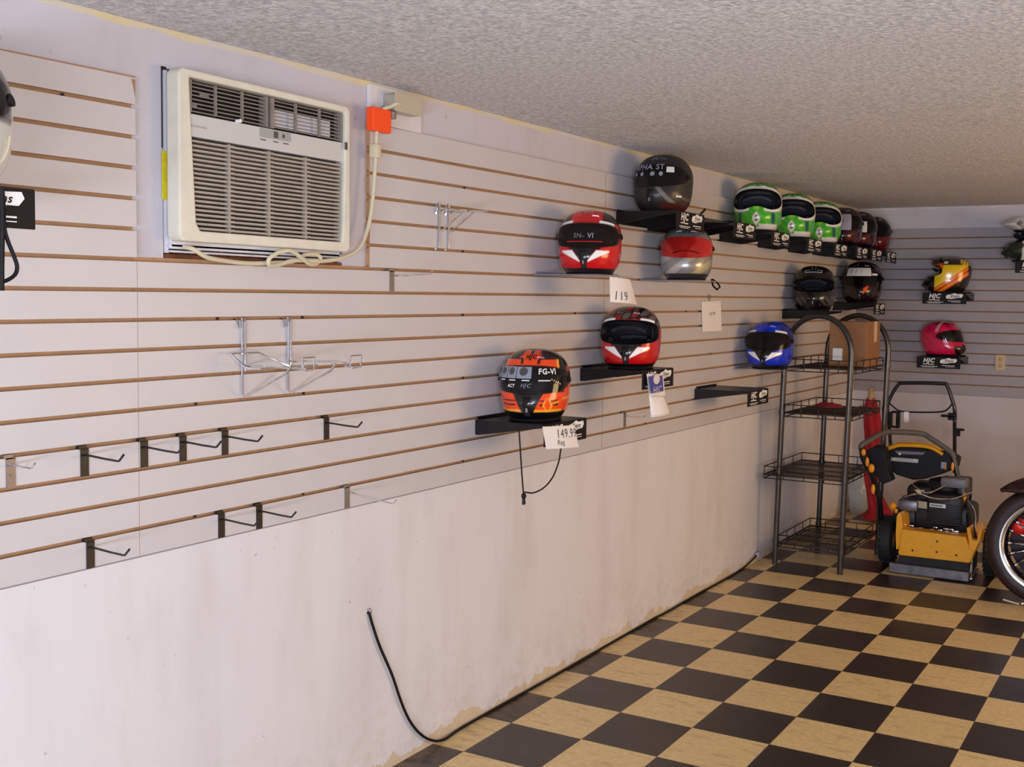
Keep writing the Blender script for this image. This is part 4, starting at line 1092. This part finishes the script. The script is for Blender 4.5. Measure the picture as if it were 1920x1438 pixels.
cbx = thing('cardboard_box', 'taped brown cardboard box on the top shelf of the wire rack', 'box', (.487, 3.33, 1.2165), 0)
b = MB(); b.box(-.124, .104, -.16, .165, 0, .275); b.build('carton', M['cardboard'], cbx, bevel=.003)
b = MB(); b.box(.1042, .105, .02, .09, .15, .2755); b.box(.05, .1047, .02, .09, .2752, .2759); b.build('packing_tape', M['tape'], cbx)
b = MB(); b.box(-.1, -.04, -.1612, -.1602, .03, .11); b.build('shipping_label', M['stickerw'], cbx)
b = MB()
nn = 14; vs = [(0, 0, .03)]
rr = random.Random(4)
for k, (r, h) in enumerate(((.05, .026), (.085, .014), (.10, .002))):
    for j in range(nn): a = 2*PI*j/nn; q = r*(1+.18*rr.uniform(-1, 1)); vs.append((q*math.cos(a), q*.9*math.sin(a), h*(1+.2*rr.uniform(-1, 1))))
fs = [(0, 1+j, 1+(j+1) % nn) for j in range(nn)]+[(1+k*nn+j, 1+(k+1)*nn+j, 1+(k+1)*nn+(j+1) % nn, 1+k*nn+(j+1) % nn) for k in range(2) for j in range(nn)]+[[1+2*nn+j for j in range(nn)]]
b.add(vs, fs); tag(b.build('red_cloth', M['red'], smooth=True, loc=(.30, 3.40, .9395), angle=180), 'small red cloth lying on the second shelf of the rack', 'cloth')

# plastic bag in the corner
def lump(name, c, rx, ry, rz, m, label, cat, seed, amp=.16, n=28, k=16, parent=None):
    rnd = random.Random(seed); b = MB(); ph = [(rnd.uniform(0, 6.28), rnd.randint(2, 6), rnd.randint(1, 5), rnd.uniform(.4, 1)) for _ in range(7)]; vs = []
    for i in range(k+1):
        e = -PI/2+PI*i/k
        for j in range(n):
            a = 2*PI*j/n; d = 1+amp*sum(q[3]*math.sin(q[1]*a+q[2]*3*e+q[0]) for q in ph)/3*math.cos(e)
            z = rz*math.sin(e)*d; vs.append((rx*math.cos(e)*math.cos(a)*d, ry*math.cos(e)*math.sin(a)*d, max(z, -rz*.72)+rz*.72))
    b.add(vs, [(i*n+j, i*n+(j+1) % n, (i+1)*n+(j+1) % n, (i+1)*n+j) for i in range(k) for j in range(n)])
    o = b.build(name, m, parent, smooth=True, loc=c, angle=180)
    if label: tag(o, label, cat)
    return o
lump('plastic_bag', (.115, 4.86, .001), .085, .095, .20, M['bag'], 'crumpled clear plastic bag on the floor behind the rack', 'bag', 3, .22)

# folded red patio umbrella leaning in the corner
um = thing('folded_umbrella', 'folded red umbrella with a pale wooden tip leaning in the corner behind the mower', 'umbrella', (.36, 4.60, 0))
UP = smooth_path([Vector(ay_(u, v, Y))-Vector((.36, 4.60, 0)) for u, v, Y in ((1653, 972, 4.58), (1650, 958, 4.60), (1641, 930, 4.63), (1634, 895, 4.66), (1636, 850, 4.70), (1637, 815, 4.74), (1635, 780, 4.78), (1633, 755, 4.81), (1633, 741, 4.825), (1633, 728, 4.835))], 5)
UP = [p if p.z > .012 else Vector((p.x, p.y, .012)) for p in UP]; nU = len(UP); nf = 36; vs = []
kc = int(nU*.83)
RU = [(0, .15), (.05, .12), (.12, .075), (.25, .052), (.45, .052), (.6, .058), (.72, .05), (.83, .026)]
def rU(t):
    for i in range(len(RU)-1):
        if t <= RU[i+1][0]: q = (t-RU[i][0])/(RU[i+1][0]-RU[i][0]); return RU[i][1]+(RU[i+1][1]-RU[i][1])*q
    return RU[-1][1]
b = MB()
for i in range(kc+1):
    t_ = i/(nU-1)
    for j in range(nf): a = 2*PI*j/nf; q = rU(t_)*(1+.2*math.cos(6*a+6*t_)); vs.append(UP[i]+Vector((q*math.cos(a), q*.8*math.sin(a), 0)))
b.add(vs, [(i*nf+j, i*nf+(j+1) % nf, (i+1)*nf+(j+1) % nf, (i+1)*nf+j) for i in range(kc) for j in range(nf)]+[list(range(nf))])
b.build('canopy', M['red'], um, smooth=True, angle=180)
b = MB(); T_ = UP[kc-2:]; b.tube(T_, [.026-.012*i/(len(T_)-1) for i in range(len(T_))], 14); b.build('tip', M['beige'], um, smooth=True)

# ------------------------------------------------------------------ mower
mo = thing('walk_behind_mower', 'yellow and black walk-behind mower with black loop handle', 'mower', (1.02, 3.45, 0))
MO = Vector((1.02, 3.45, 0))
def m_(p): return tuple(Vector(p)-MO)
def A(u, v, Y): return m_(ay_(u, v, Y))
# front deck
b = MB(); F = [(1690, 992), (1810, 1007), (1817, 1030), (1826, 1036), (1818, 1056), (1686, 1041), (1684, 1036)]
pf_ = [Vector(A(u, v, 3.10)) for u, v in F]; top = [p+Vector((0, .07 if i > 2 else .03, 0)) for i, p in enumerate(pf_)]
n = len(F); bk = [p+Vector((0, .10, .0)) for p in pf_]
b.add(pf_+bk, [list(range(n)), list(range(n, 2*n))[::-1]]+[(i, (i+1) % n, n+(i+1) % n, n+i) for i in range(n)])
b.build('front_guard', M['yellow'], mo, bevel=.006)
for u, v in ((1757, 1015), (1756, 1035), (1711, 1032), (1793, 1041)):
    b = MB(); p = Vector(A(u, v, 3.0975)); b.lathe([(.0001, -.002), (.006, -.002), (.006, .003), (.0001, .003)], tuple(p), 1, 10); b.build('bolt', M['screw'], mo)
b = MB()   # deck body
b.rbox(-.19, .20, -.24, .28, .12, .25, .02); b.build('deck', M['yellow'], mo, smooth=True, angle=50)
b = MB(); p = [Vector(A(u, v, 3.11)) for u, v in ((1679, 1000), (1681, 968), (1685, 961), (1690, 966), (1692, 985), (1690, 1005), (1684, 1030), (1680, 1030))]
b.add(p+[q+Vector((.012, .14, 0)) for q in p], [list(range(8)), list(range(8, 16))[::-1]]+[(i, (i+1) % 8, 8+(i+1) % 8, 8+i) for i in range(8)]); b.build('side_fin', M['yellow'], mo, bevel=.003)
b = MB(); p = [Vector(A(u, v, 3.13)) for u, v in ((1812, 990), (1818, 988), (1823, 1012), (1832, 1014), (1836, 990), (1842, 994), (1838, 1012), (1826, 1036), (1818, 1028))]
b.add(p+[q+Vector((0, .12, 0)) for q in p], [list(range(9)), list(range(9, 18))[::-1]]+[(i, (i+1) % 9, 9+(i+1) % 9, 9+i) for i in range(9)]); b.build('side_bracket', M['yellow'], mo, bevel=.003)
# black skirt and ground skid
b = MB(); b.box(-.185, .215, -.31, -.02, .03, .125); b.build('rubber_skirt', M['rubber'], mo)
b = MB(); b.rbox(-.235, .225, -.355, -.30, .004, .062, .006); b.rbox(-.235, .225, -.31, .0, .004, .014, .003); b.build('skid_bar', M['steel'], mo)
b = MB(); b.ball((.235, -.335, .022), .011); b.tube([(.232, -.33, .03), (.23, -.29, .14), (.225, -.27, .2)], .006, 8); b.build('height_rod', M['chrome'], mo, smooth=True)
# wheels
for sx in (-1, 1):
    b = MB(); cx = -.30 if sx < 0 else .315; R = .145; w_ = .04
    b.lathe([(.07, -w_), (.12, -w_), (.137, -w_*.85), (R, -w_*.5), (R, w_*.5), (.137, w_*.85), (.12, w_), (.07, w_)], (cx, -.10, R+.003), 0, 40, closed=True)
    for i in range(26):
        a = 2*PI*i/26; r = R-.002
        for side in (-1, 1):
            aa = a+(PI/26 if side > 0 else 0); d = Vector((0, math.cos(aa), math.sin(aa))); tg = Vector((0, -math.sin(aa), math.cos(aa))); o_ = Vector((cx+side*.02, -.10, R+.003))+d*r
            vs = [o_+Vector((e*.017, 0, 0))+tg*(f_*.008)+d*h for h in (0, .0045) for e, f_ in ((-1, -1), (1, -1), (1, 1), (-1, 1))]; b.hexa(vs)
    wl_ = b.build('wheel', M['rubber'], mo, smooth=True, angle=30)
    b = MB(); b.lathe([(.0001, -.03), (.03, -.03), (.068, -.02), (.071, 0), (.068, .02), (.03, .03), (.0001, .03)], (cx, -.10, R+.003), 0, 24); b.build('wheel_rim', M['yellow'], wl_, smooth=True)
# engine
b = MB(); b.rbox(-.235, .19, -.18, .16, .25, .40, .03); b.rbox(-.2, -.02, -.12, .16, .38, .50, .03); b.rbox(-.06, .15, -.21, .1, .28, .48, .035); b.lathe([(.0001, .46), (.10, .46), (.115, .49), (.10, .535), (.05, .55), (.0001, .55)], (.02, -.03, 0), 2, 28)
for i in range(9): b.box(-.05, .15, -.215, -.2, .30+.014*i, .306+.014*i)
b.rbox(-.26, -.12, -.2, .1, .27, .36, .02); b.rbox(.06, .15, -.1, .12, .40, .55, .015)
eg = b.build('engine', M['engine'], mo, smooth=True, angle=40)
b = MB(); b.rbox(*[c_ for c_ in (-.22, -.10, -.25, -.1, .36, .43)], .018); b.build('muffler', M['steel'], eg, smooth=True)
b = MB(); b.rbox(0.01, .16, -.16, -.06, .51, .57, .014); b.build('fuel_tank', M['grey'], eg, smooth=True)
def lab_quad(nm, pts, Y, m, par):
    b = MB(); q = [Vector(A(u, v, Y)) for u, v in pts]; b.hexa([p+Vector((0, .001, 0)) for p in q]+q); return b.build(nm, m, par)
lab_quad('rating_label', [(1714, 938), (1738, 941), (1738, 954), (1714, 951)], 3.225, mat('label_buff', '#a89c80', .5), eg)
b = MB(); q = [Vector(A(u, v, 3.225)) for u, v in ((1743, 943), (1773, 946), (1773, 953), (1743, 950))]; b.hexa([p+Vector((0, .001, 0)) for p in q]+q); nl = b.build('name_label', M['stickerw'], eg)
b = MB()
for i in range(9): p = q[0]+(q[1]-q[0])*(.1+.085*i)+(q[3]-q[0])*.5; b.box(p.x-.003, p.x+.003, p.y-.0014, p.y-.0006, p.z-.005, p.z+.005)
b.build('lettering', M['ink'], nl)
b = MB(); q = [Vector(A(u, v, 3.215)) for u, v in ((1714, 918), (1734, 919), (1724, 927))]; b.add(q+[p+Vector((0, .001, 0)) for p in q], [(0, 1, 2), (5, 4, 3), (0, 1, 4, 3), (1, 2, 5, 4), (2, 0, 3, 5)]); b.build('warning_sticker', M['tape'], eg)
b = MB(); rr = random.Random(9)
for i in range(12):
    x, y, z = rr.uniform(-.17, .16), rr.uniform(-.25, -.2), rr.uniform(.255, .275); b.rbox(x-.012, x+.014, y, y+.01, z, z+.009, .002)
b.tube(smooth_path([(-.2, -.22, .44), (-.1, -.24, .47), (-.02, -.22, .45), (.1, -.24, .46), (.2, -.2, .50)], 5), .006, 8); b.tube(smooth_path([(-.15, -.2, .52), (-.05, -.24, .48), (.05, -.2, .53)], 5), .005, 8)
b.build('linkage', M['chrome'], mo, smooth=True, angle=30)
# console hood over the engine
Yc = 3.42
HD = [(1652, 846), (1662, 838), (1700, 838), (1770, 846), (1794, 862), (1790, 880), (1768, 888), (1735, 898), (1712, 900), (1680, 890), (1662, 876)]
b = MB(); p = [Vector(A(u, v, Yc)) for u, v in HD]; n = len(p); b.add(p+[q+Vector((0, .16, .0)) for q in p], [list(range(n)), list(range(n, 2*n))[::-1]]+[(i, (i+1) % n, n+(i+1) % n, n+i) for i in range(n)]); cs = b.build('console', M['black'], mo, bevel=.008)
b = MB(); p = [Vector(A(u, v, 3.13)) for u, v in ((1622, 846), (1640, 836), (1658, 842), (1664, 880), (1672, 902), (1655, 908), (1640, 890), (1630, 866))]; b.add(p+[q+Vector((0, .10, 0)) for q in p], [list(range(8)), list(range(8, 16))[::-1]]+[(i, (i+1) % 8, 8+(i+1) % 8, 8+i) for i in range(8)]); b.build('side_cowl', M['black'], mo, bevel=.006)
b = MB(); p = [Vector(A(u, v, Yc-.015)) for u, v in ((1652, 846), (1675, 838), (1690, 835), (1740, 838), (1768, 852))]
b.tube(smooth_path(p, 5), .011, 8); b.tube([q+Vector((0, .05, .004)) for q in smooth_path(p, 5)], .011, 8); b.build('hood_trim', M['yellow'], mo, smooth=True)
lab_quad('control_strip', [(1671, 857), (1722, 861), (1721, 868), (1670, 864)], Yc-.004, mat('silver_strip', '#b3afa9', .35, .3), cs)
lab_quad('control_window', [(1678, 845), (1735, 848), (1730, 853), (1682, 851)], Yc-.004, M['grey'], cs)
b = MB(); 
for u, v in ((1687, 851), (1676, 861), (1714, 863)): b.ball(Vector(A(u, v, Yc-.008)), .008, m=None)
b.build('console_knob', M['stickerw'], cs, smooth=True)
lab_quad('side_print', [(1765, 866), (1775, 867), (1774, 880), (1764, 878)], Yc-.004, M['visorgrey'], cs)
# grey grab bar
b = MB(); p = [A(u, v, Y) for u, v, Y in ((1614, 842, 3.02), (1616, 834, 3.03), (1630, 826, 3.08), (1655, 812, 3.2), (1680, 810, 3.32), (1728, 813, 3.40), (1745, 822, 3.40), (1770, 838, 3.40), (1785, 850, 3.40), (1788, 858, 3.40))]
b.tube(smooth_path(p, 4), .0165, 12); gb = b.build('grab_bar', M['greytube'], mo, smooth=True)
b = MB(); pl_ = [A(u, v, Y) for u, v, Y in ((1616, 838, 3.02), (1620, 862, 3.04), (1632, 882, 3.07), (1640, 905, 3.12), (1648, 930, 3.16))]; b.tube(smooth_path(pl_, 4), .019, 10)
b.tube(smooth_path([A(1648, 925, 3.16), A(1650, 950, 3.22), A(1652, 975, 3.30), A(1654, 990, 3.36)], 4), .018, 10); b.build('side_frame', M['blackmetal'], mo, smooth=True); b = MB(); pr_ = [A(u, v, 3.40) for u, v in ((1787, 856), (1793, 880), (1800, 915), (1806, 940))]; b.tube(smooth_path(pr_, 4), .016, 10)
b.tube(smooth_path([A(1808, 935, 3.38), A(1815, 960, 3.3), A(1822, 990, 3.24), A(1826, 1010, 3.2)], 4), .020, 10)
b.rbox(.105, .155, -.14, .0, .40, .56, .012)
b.build('side_frame', M['blackmetal'], mo, smooth=True)
b = MB()
for u, v, Y, rx, rz in ((1619, 848, 2.995, .016, .022), (1626, 866, 3.02, .013, .03), (1634, 878, 3.03, .022, .028), (1637, 917, 3.08, .015, .032), (1674, 949, 3.2, .026, .026), (1786, 875, 3.36, .011, .03), (1773, 875, 3.41, .007, .02), (1808, 931, 3.3, .015, .03), (1680, 958, 3.18, .014, .016)):
    b = MB(); b.ball(A(u, v, Y), rx*.85, rx*.7, rz*.95); b.build('adjuster_knob', M['knob'], mo, smooth=True)
b = MB(); b.tube(smooth_path([A(1815, 940, 3.35), A(1826, 955, 3.35), A(1829, 975, 3.3), A(1826, 1000, 3.25)], 4), .005, 8); b.tube(smooth_path([A(1811, 950, 3.33), A(1817, 962, 3.3), A(1820, 978, 3.28)], 4), .008, 8); b.build('cable_end', M['chrome'], mo, smooth=True)
# loop handle
YH = 3.95
HP = [(1671, 852), (1666, 790), (1664, 762), (1672, 740), (1684, 722), (1695, 718), (1765, 719), (1776, 724), (1786, 752), (1790, 768), (1790, 800), (1789, 860), (1790, 880)]
p = [Vector(A(u, v, YH)) for u, v in HP]
p[0] = Vector(A(1672, 860, 3.62)); p[-1] = Vector(A(1790, 885, 3.62)); p[-2] = Vector(A(1790, 850, 3.75))
b = MB(); b.tube(smooth_path(p, 5), .0125, 12); hd = b.build('loop_handle', M['blackmetal'], mo, smooth=True)
b = MB(); b.tube(smooth_path([A(u, v, YH-.01) for u, v in ((1668, 756), (1678, 765), (1690, 771), (1725, 773), (1765, 772), (1778, 766), (1784, 758))], 4), .0055, 8); b.build('bail_wire', M['blackmetal'], hd, smooth=True)
b = MB(); q = [Vector(A(u, v, YH-.02)) for u, v in ((1695, 772), (1704, 772), (1704, 792), (1695, 791))]; b.hexa([k+Vector((0, .002, 0)) for k in q]+q); b.build('tag', M['paper'], hd)
def bx_at(b, u0, v0, u1, v1, Y, d):
    q0, q1 = Vector(A(u0, v0, Y)), Vector(A(u1, v1, Y)); b.rbox(min(q0.x, q1.x), max(q0.x, q1.x), q0.y-d/2, q0.y+d/2, min(q0.z, q1.z), max(q0.z, q1.z), .004)
b = MB(); bx_at(b, 1664, 772, 1672, 802, YH, .05); bx_at(b, 1672, 770, 1688, 775, YH, .03); bx_at(b, 1681, 772, 1687, 803, YH, .03); bx_at(b, 1672, 798, 1686, 803, YH, .03); b.build('speed_lever', M['black'], hd)
b = MB(); bx_at(b, 1765, 777, 1792, 783, YH-.02, .04); bx_at(b, 1778, 774, 1793, 788, YH-.02, .04); bx_at(b, 1793, 803, 1808, 808, YH, .03); bx_at(b, 1793, 806, 1800, 818, YH, .03); b.build('clutch_lever', M['black'], hd)

# ------------------------------------------------------------------ motorcycle front wheel, fender, fork
mc = thing('motorcycle', 'dark red motorcycle, its chrome-rimmed front wheel cut off by the right edge', 'motorcycle', (1.70, 2.80, 0))
Rw, CZ = .322, .324
b = MB(); b.lathe([(.230, -.05), (.262, -.060), (.292, -.056), (.312, -.035), (Rw, 0), (.312, .035), (.292, .056), (.262, .060), (.230, .05)], (0, 0, CZ), 1, 72, closed=True); b.build('tire', M['tyre'], mc, smooth=True, angle=60)
b = MB(); b.lathe([(.241, -.058), (.244, -.052), (.236, -.044), (.224, -.040), (.218, -.046), (.226, -.057)], (0, 0, CZ), 1, 72, closed=True); rm = b.build('rim', M['chrome'], mc, smooth=True, angle=60)
b = MB(); b.lathe([(.234, -.044), (.218, -.026), (.213, 0), (.218, .026), (.234, .050), (.230, .05), (.211, .026), (.205, 0), (.211, -.026), (.226, -.042)], (0, 0, CZ), 1, 72, closed=True); b.build('rim_barrel', mat('dark_barrel', '#2c2230', .25, .8), rm, smooth=True, angle=60)
b = MB(); b.lathe([(.0001, -.07), (.03, -.07), (.035, -.055), (.05, -.05), (.05, -.035), (.03, -.03), (.03, .03), (.05, .035), (.05, .05), (.035, .055), (.0001, .07)], (0, 0, CZ), 1, 32); b.build('hub', M['chrome'], mc, smooth=True, angle=40)
for i in range(20):
    b = MB(); a = 2*PI*i/20; s = 1 if i % 2 else -1; a2 = a+s*.12
    b.tube([(.045*math.cos(a2), s*.042, CZ+.045*math.sin(a2)), (.214*math.cos(a), s*.012, CZ+.214*math.sin(a))], .006, 8)
    e = Vector((.208*math.cos(a), s*.013, CZ+.208*math.sin(a))); b.tube([e*1.0, Vector((.188*math.cos(a), s*.017, CZ+.188*math.sin(a)))], .0105, 8)
    b.build('spoke', M['chrome'], mc, smooth=True)
b = MB(); b.lathe([(.06, .060), (.11, .060), (.11, .065), (.06, .065)], (0, 0, CZ), 1, 48, closed=True); b.build('brake_disc', M['steel'], mc)
b = MB(); b.lathe([(.05, .0665), (.205, .0665), (.205, .072), (.05, .072)], (0, 0, CZ), 1, 48, closed=True); b.build('shade_disc', mat('shadow_maroon', '#1e0a14', .35, .3), mc)  # added dark disc gives the shade behind the spokes
b = MB(); b.rbox(-.195, -.115, .02, .060, CZ+.04, CZ+.13, .018); b.ball((-.155, .015, CZ+.085), .04, .014, .04); b.build('brake_caliper', M['redhub'], mc, smooth=True)
b = MB(); vs = []; nA, nB = 30, 9
for i in range(nA+1):
    a = math.radians(132-(132-12)*i/nA); taper = min(1, .25+i/5)
    for j in range(nB+1):
        t = -1+2*j/nB; r = .384-.068*taper*t*t; vs.append((r*math.cos(a), t*.085*taper, CZ+r*math.sin(a)))
b.add(vs, grid_faces(nA+1, nB+1, False, lambda a, c: True)); fd = b.build('fender', M['darkred'], mc, smooth=True, angle=180); so = fd.modifiers.new('s', 'SOLIDIFY'); so.thickness = .004
for sy in (-1, 1):
    b = MB(); b.tube([(0, sy*.098, CZ-.02), (.10, sy*.098, CZ+.20)], .030, 14); b.tube([(.10, sy*.098, CZ+.2), (.26, sy*.098, CZ+.56)], .022, 14); b.build('fork_leg', M['chrome'], mc, smooth=True)
b = MB(); b.tube([(0, -.11, CZ), (0, .11, CZ)], .012, 10); b.build('axle', M['steel'], mc, smooth=True)
# the rest of the machine runs on to the right, beyond the frame
b = MB(); b.tube([(.24, -.12, .87), (.24, .12, .87)], .03, 12); b.tube([(.19, -.12, .74), (.19, .12, .74)], .026, 12); b.build('triple_clamp', M['chrome'], mc, smooth=True)
b = MB(); b.lathe([(.0001, -.02), (.085, -.01), (.095, .02), (.085, .10), (.04, .15), (.0001, .16)], (.05, 0, .84), 0, 28); b.build('headlight', M['chrome'], mc, smooth=True)
b = MB(); b.tube(smooth_path([(.52, -.40, 1.02), (.38, -.36, 1.04), (.26, -.16, .98), (.25, 0, .95), (.26, .16, .98), (.38, .36, 1.04), (.52, .40, 1.02)], 5), .013, 10); b.build('handlebar', M['chrome'], mc, smooth=True)
b = MB(); b.tube([(.24, 0, .82), (.42, 0, .30), (.58, 0, .18), (1.15, 0, .18), (1.38, 0, .42)], .022, 10); b.tube([(.24, 0, .80), (.70, 0, .66), (1.30, 0, .50)], .022, 10); b.build('frame_tube', M['blackmetal'], mc, smooth=True)
b = MB(); b.ball((.62, 0, .80), .28, .13, .12, n=28, k=16); b.build('fuel_tank', M['darkred'], mc, smooth=True)
b = MB(); b.rbox(.82, 1.22, -.13, .13, .62, .72, .04); b.rbox(1.18, 1.52, -.10, .10, .66, .75, .035); b.build('seat', M['rubber'], mc, smooth=True)
b = MB(); b.rbox(.50, .95, -.14, .14, .20, .44, .04); b.rbox(.54, .70, -.10, .10, .42, .62, .02); b.rbox(.74, .90, -.10, .10, .42, .62, .02); b.build('engine', M['steel'], mc, smooth=True)
b = MB(); b.tube(smooth_path([(.58, -.12, .42), (.52, -.19, .30), (.70, -.20, .20), (1.2, -.20, .22), (1.7, -.20, .26)], 5), .035, 12); b.build('exhaust_pipe', M['chrome'], mc, smooth=True)
b = MB(); b.lathe([(.19, -.075), (.25, -.085), (.29, -.07), (.31, 0), (.29, .07), (.25, .085), (.19, .075)], (1.52, 0, .312), 1, 48, closed=True); b.build('tire', M['tyre'], mc, smooth=True, angle=60)
b = MB(); b.lathe([(.0001, -.05), (.06, -.05), (.185, -.02), (.20, -.07), (.20, .07), (.185, .02), (.06, .05), (.0001, .05)], (1.52, 0, .312), 1, 40); b.build('rear_rim', M['chrome'], mc, smooth=True, angle=40)
b = MB(); vs = []
for i in range(21):
    a = math.radians(165-150*i/20)
    for j in range(8): t = -1+2*j/7; r = .345-.03*t*t; vs.append((1.52+r*math.cos(a), t*.10, .312+r*math.sin(a)))
b.add(vs, grid_faces(21, 8, False, lambda a, c: True)); rf = b.build('rear_fender', M['darkred'], mc, smooth=True, angle=180); so = rf.modifiers.new('s', 'SOLIDIFY'); so.thickness = .004
# chrome stand foot beneath the wheel
b = MB(); b.tube([m for m in (tuple(Vector(ay_(1882, 1124, 2.70))-Vector((1.70, 2.80, 0))), tuple(Vector(ay_(1912, 1133, 2.66))-Vector((1.70, 2.80, 0))))], .008, 8); b.ball(tuple(Vector(ay_(1917, 1133, 2.655))-Vector((1.70, 2.80, 0))+Vector((0, 0, .004))), .010); b.build('stand_foot', M['chrome'], mc, smooth=True)

# ------------------------------------------------------------------ light
def area(name, loc, to, size, power, col, sy=None):
    l = bpy.data.lights.new(name, 'AREA'); l.energy = power; l.color = col; l.size = size
    if sy: l.shape = 'RECTANGLE'; l.size_y = sy
    o = bpy.data.objects.new(name, l); C.objects.link(o); o.location = loc
    o.rotation_euler = (Vector(to)-Vector(loc)).to_track_quat('-Z', 'Y').to_euler(); return o
FLASH, WARM, FILL = 95, 98, 200
def spot(name, loc, to, power, col, ang, blend, size):
    l = bpy.data.lights.new(name, 'SPOT'); l.energy = power; l.color = col; l.spot_size = math.radians(ang); l.spot_blend = blend; l.shadow_soft_size = size
    o = bpy.data.objects.new(name, l); C.objects.link(o); o.location = loc
    o.rotation_euler = (Vector(to)-Vector(loc)).to_track_quat('-Z', 'Y').to_euler(); return o
pl = bpy.data.lights.new('photographers_flash', 'POINT'); pl.energy = FLASH; pl.color = (.84, .95, 1.09); pl.shadow_soft_size = .10
po = bpy.data.objects.new('photographers_flash', pl); C.objects.link(po); po.location = CAM+Vector((.88, .475, 0))*.45+Vector((0, 0, -.04))
area('warm_side_lamp', (XR-.06, 2.0, 1.35), (0, 2.0, 1.25), 2.3, WARM, (1.0, .65, .31), 1.3)  # area lamp added for the warm light from the right, no window built there
area('ceiling_fill', (3.0, YN+.12, .75), (2.6, -1.2, 2.3), 3.4, FILL, (.80, .90, 1.08), .5)  # added unseen lamp aimed upward to brighten the ceiling
wd = bpy.data.worlds.new('world'); sc.world = wd; wd.use_nodes = True
wd.node_tree.nodes['Background'].inputs[0].default_value = (.75, .82, 1, 1); wd.node_tree.nodes['Background'].inputs[1].default_value = .3
vs_ = sc.view_settings; vs_.view_transform = 'Standard'; vs_.look = 'None'; vs_.gamma = 1; vs_.use_curve_mapping = False; vs_.exposure = 0.0
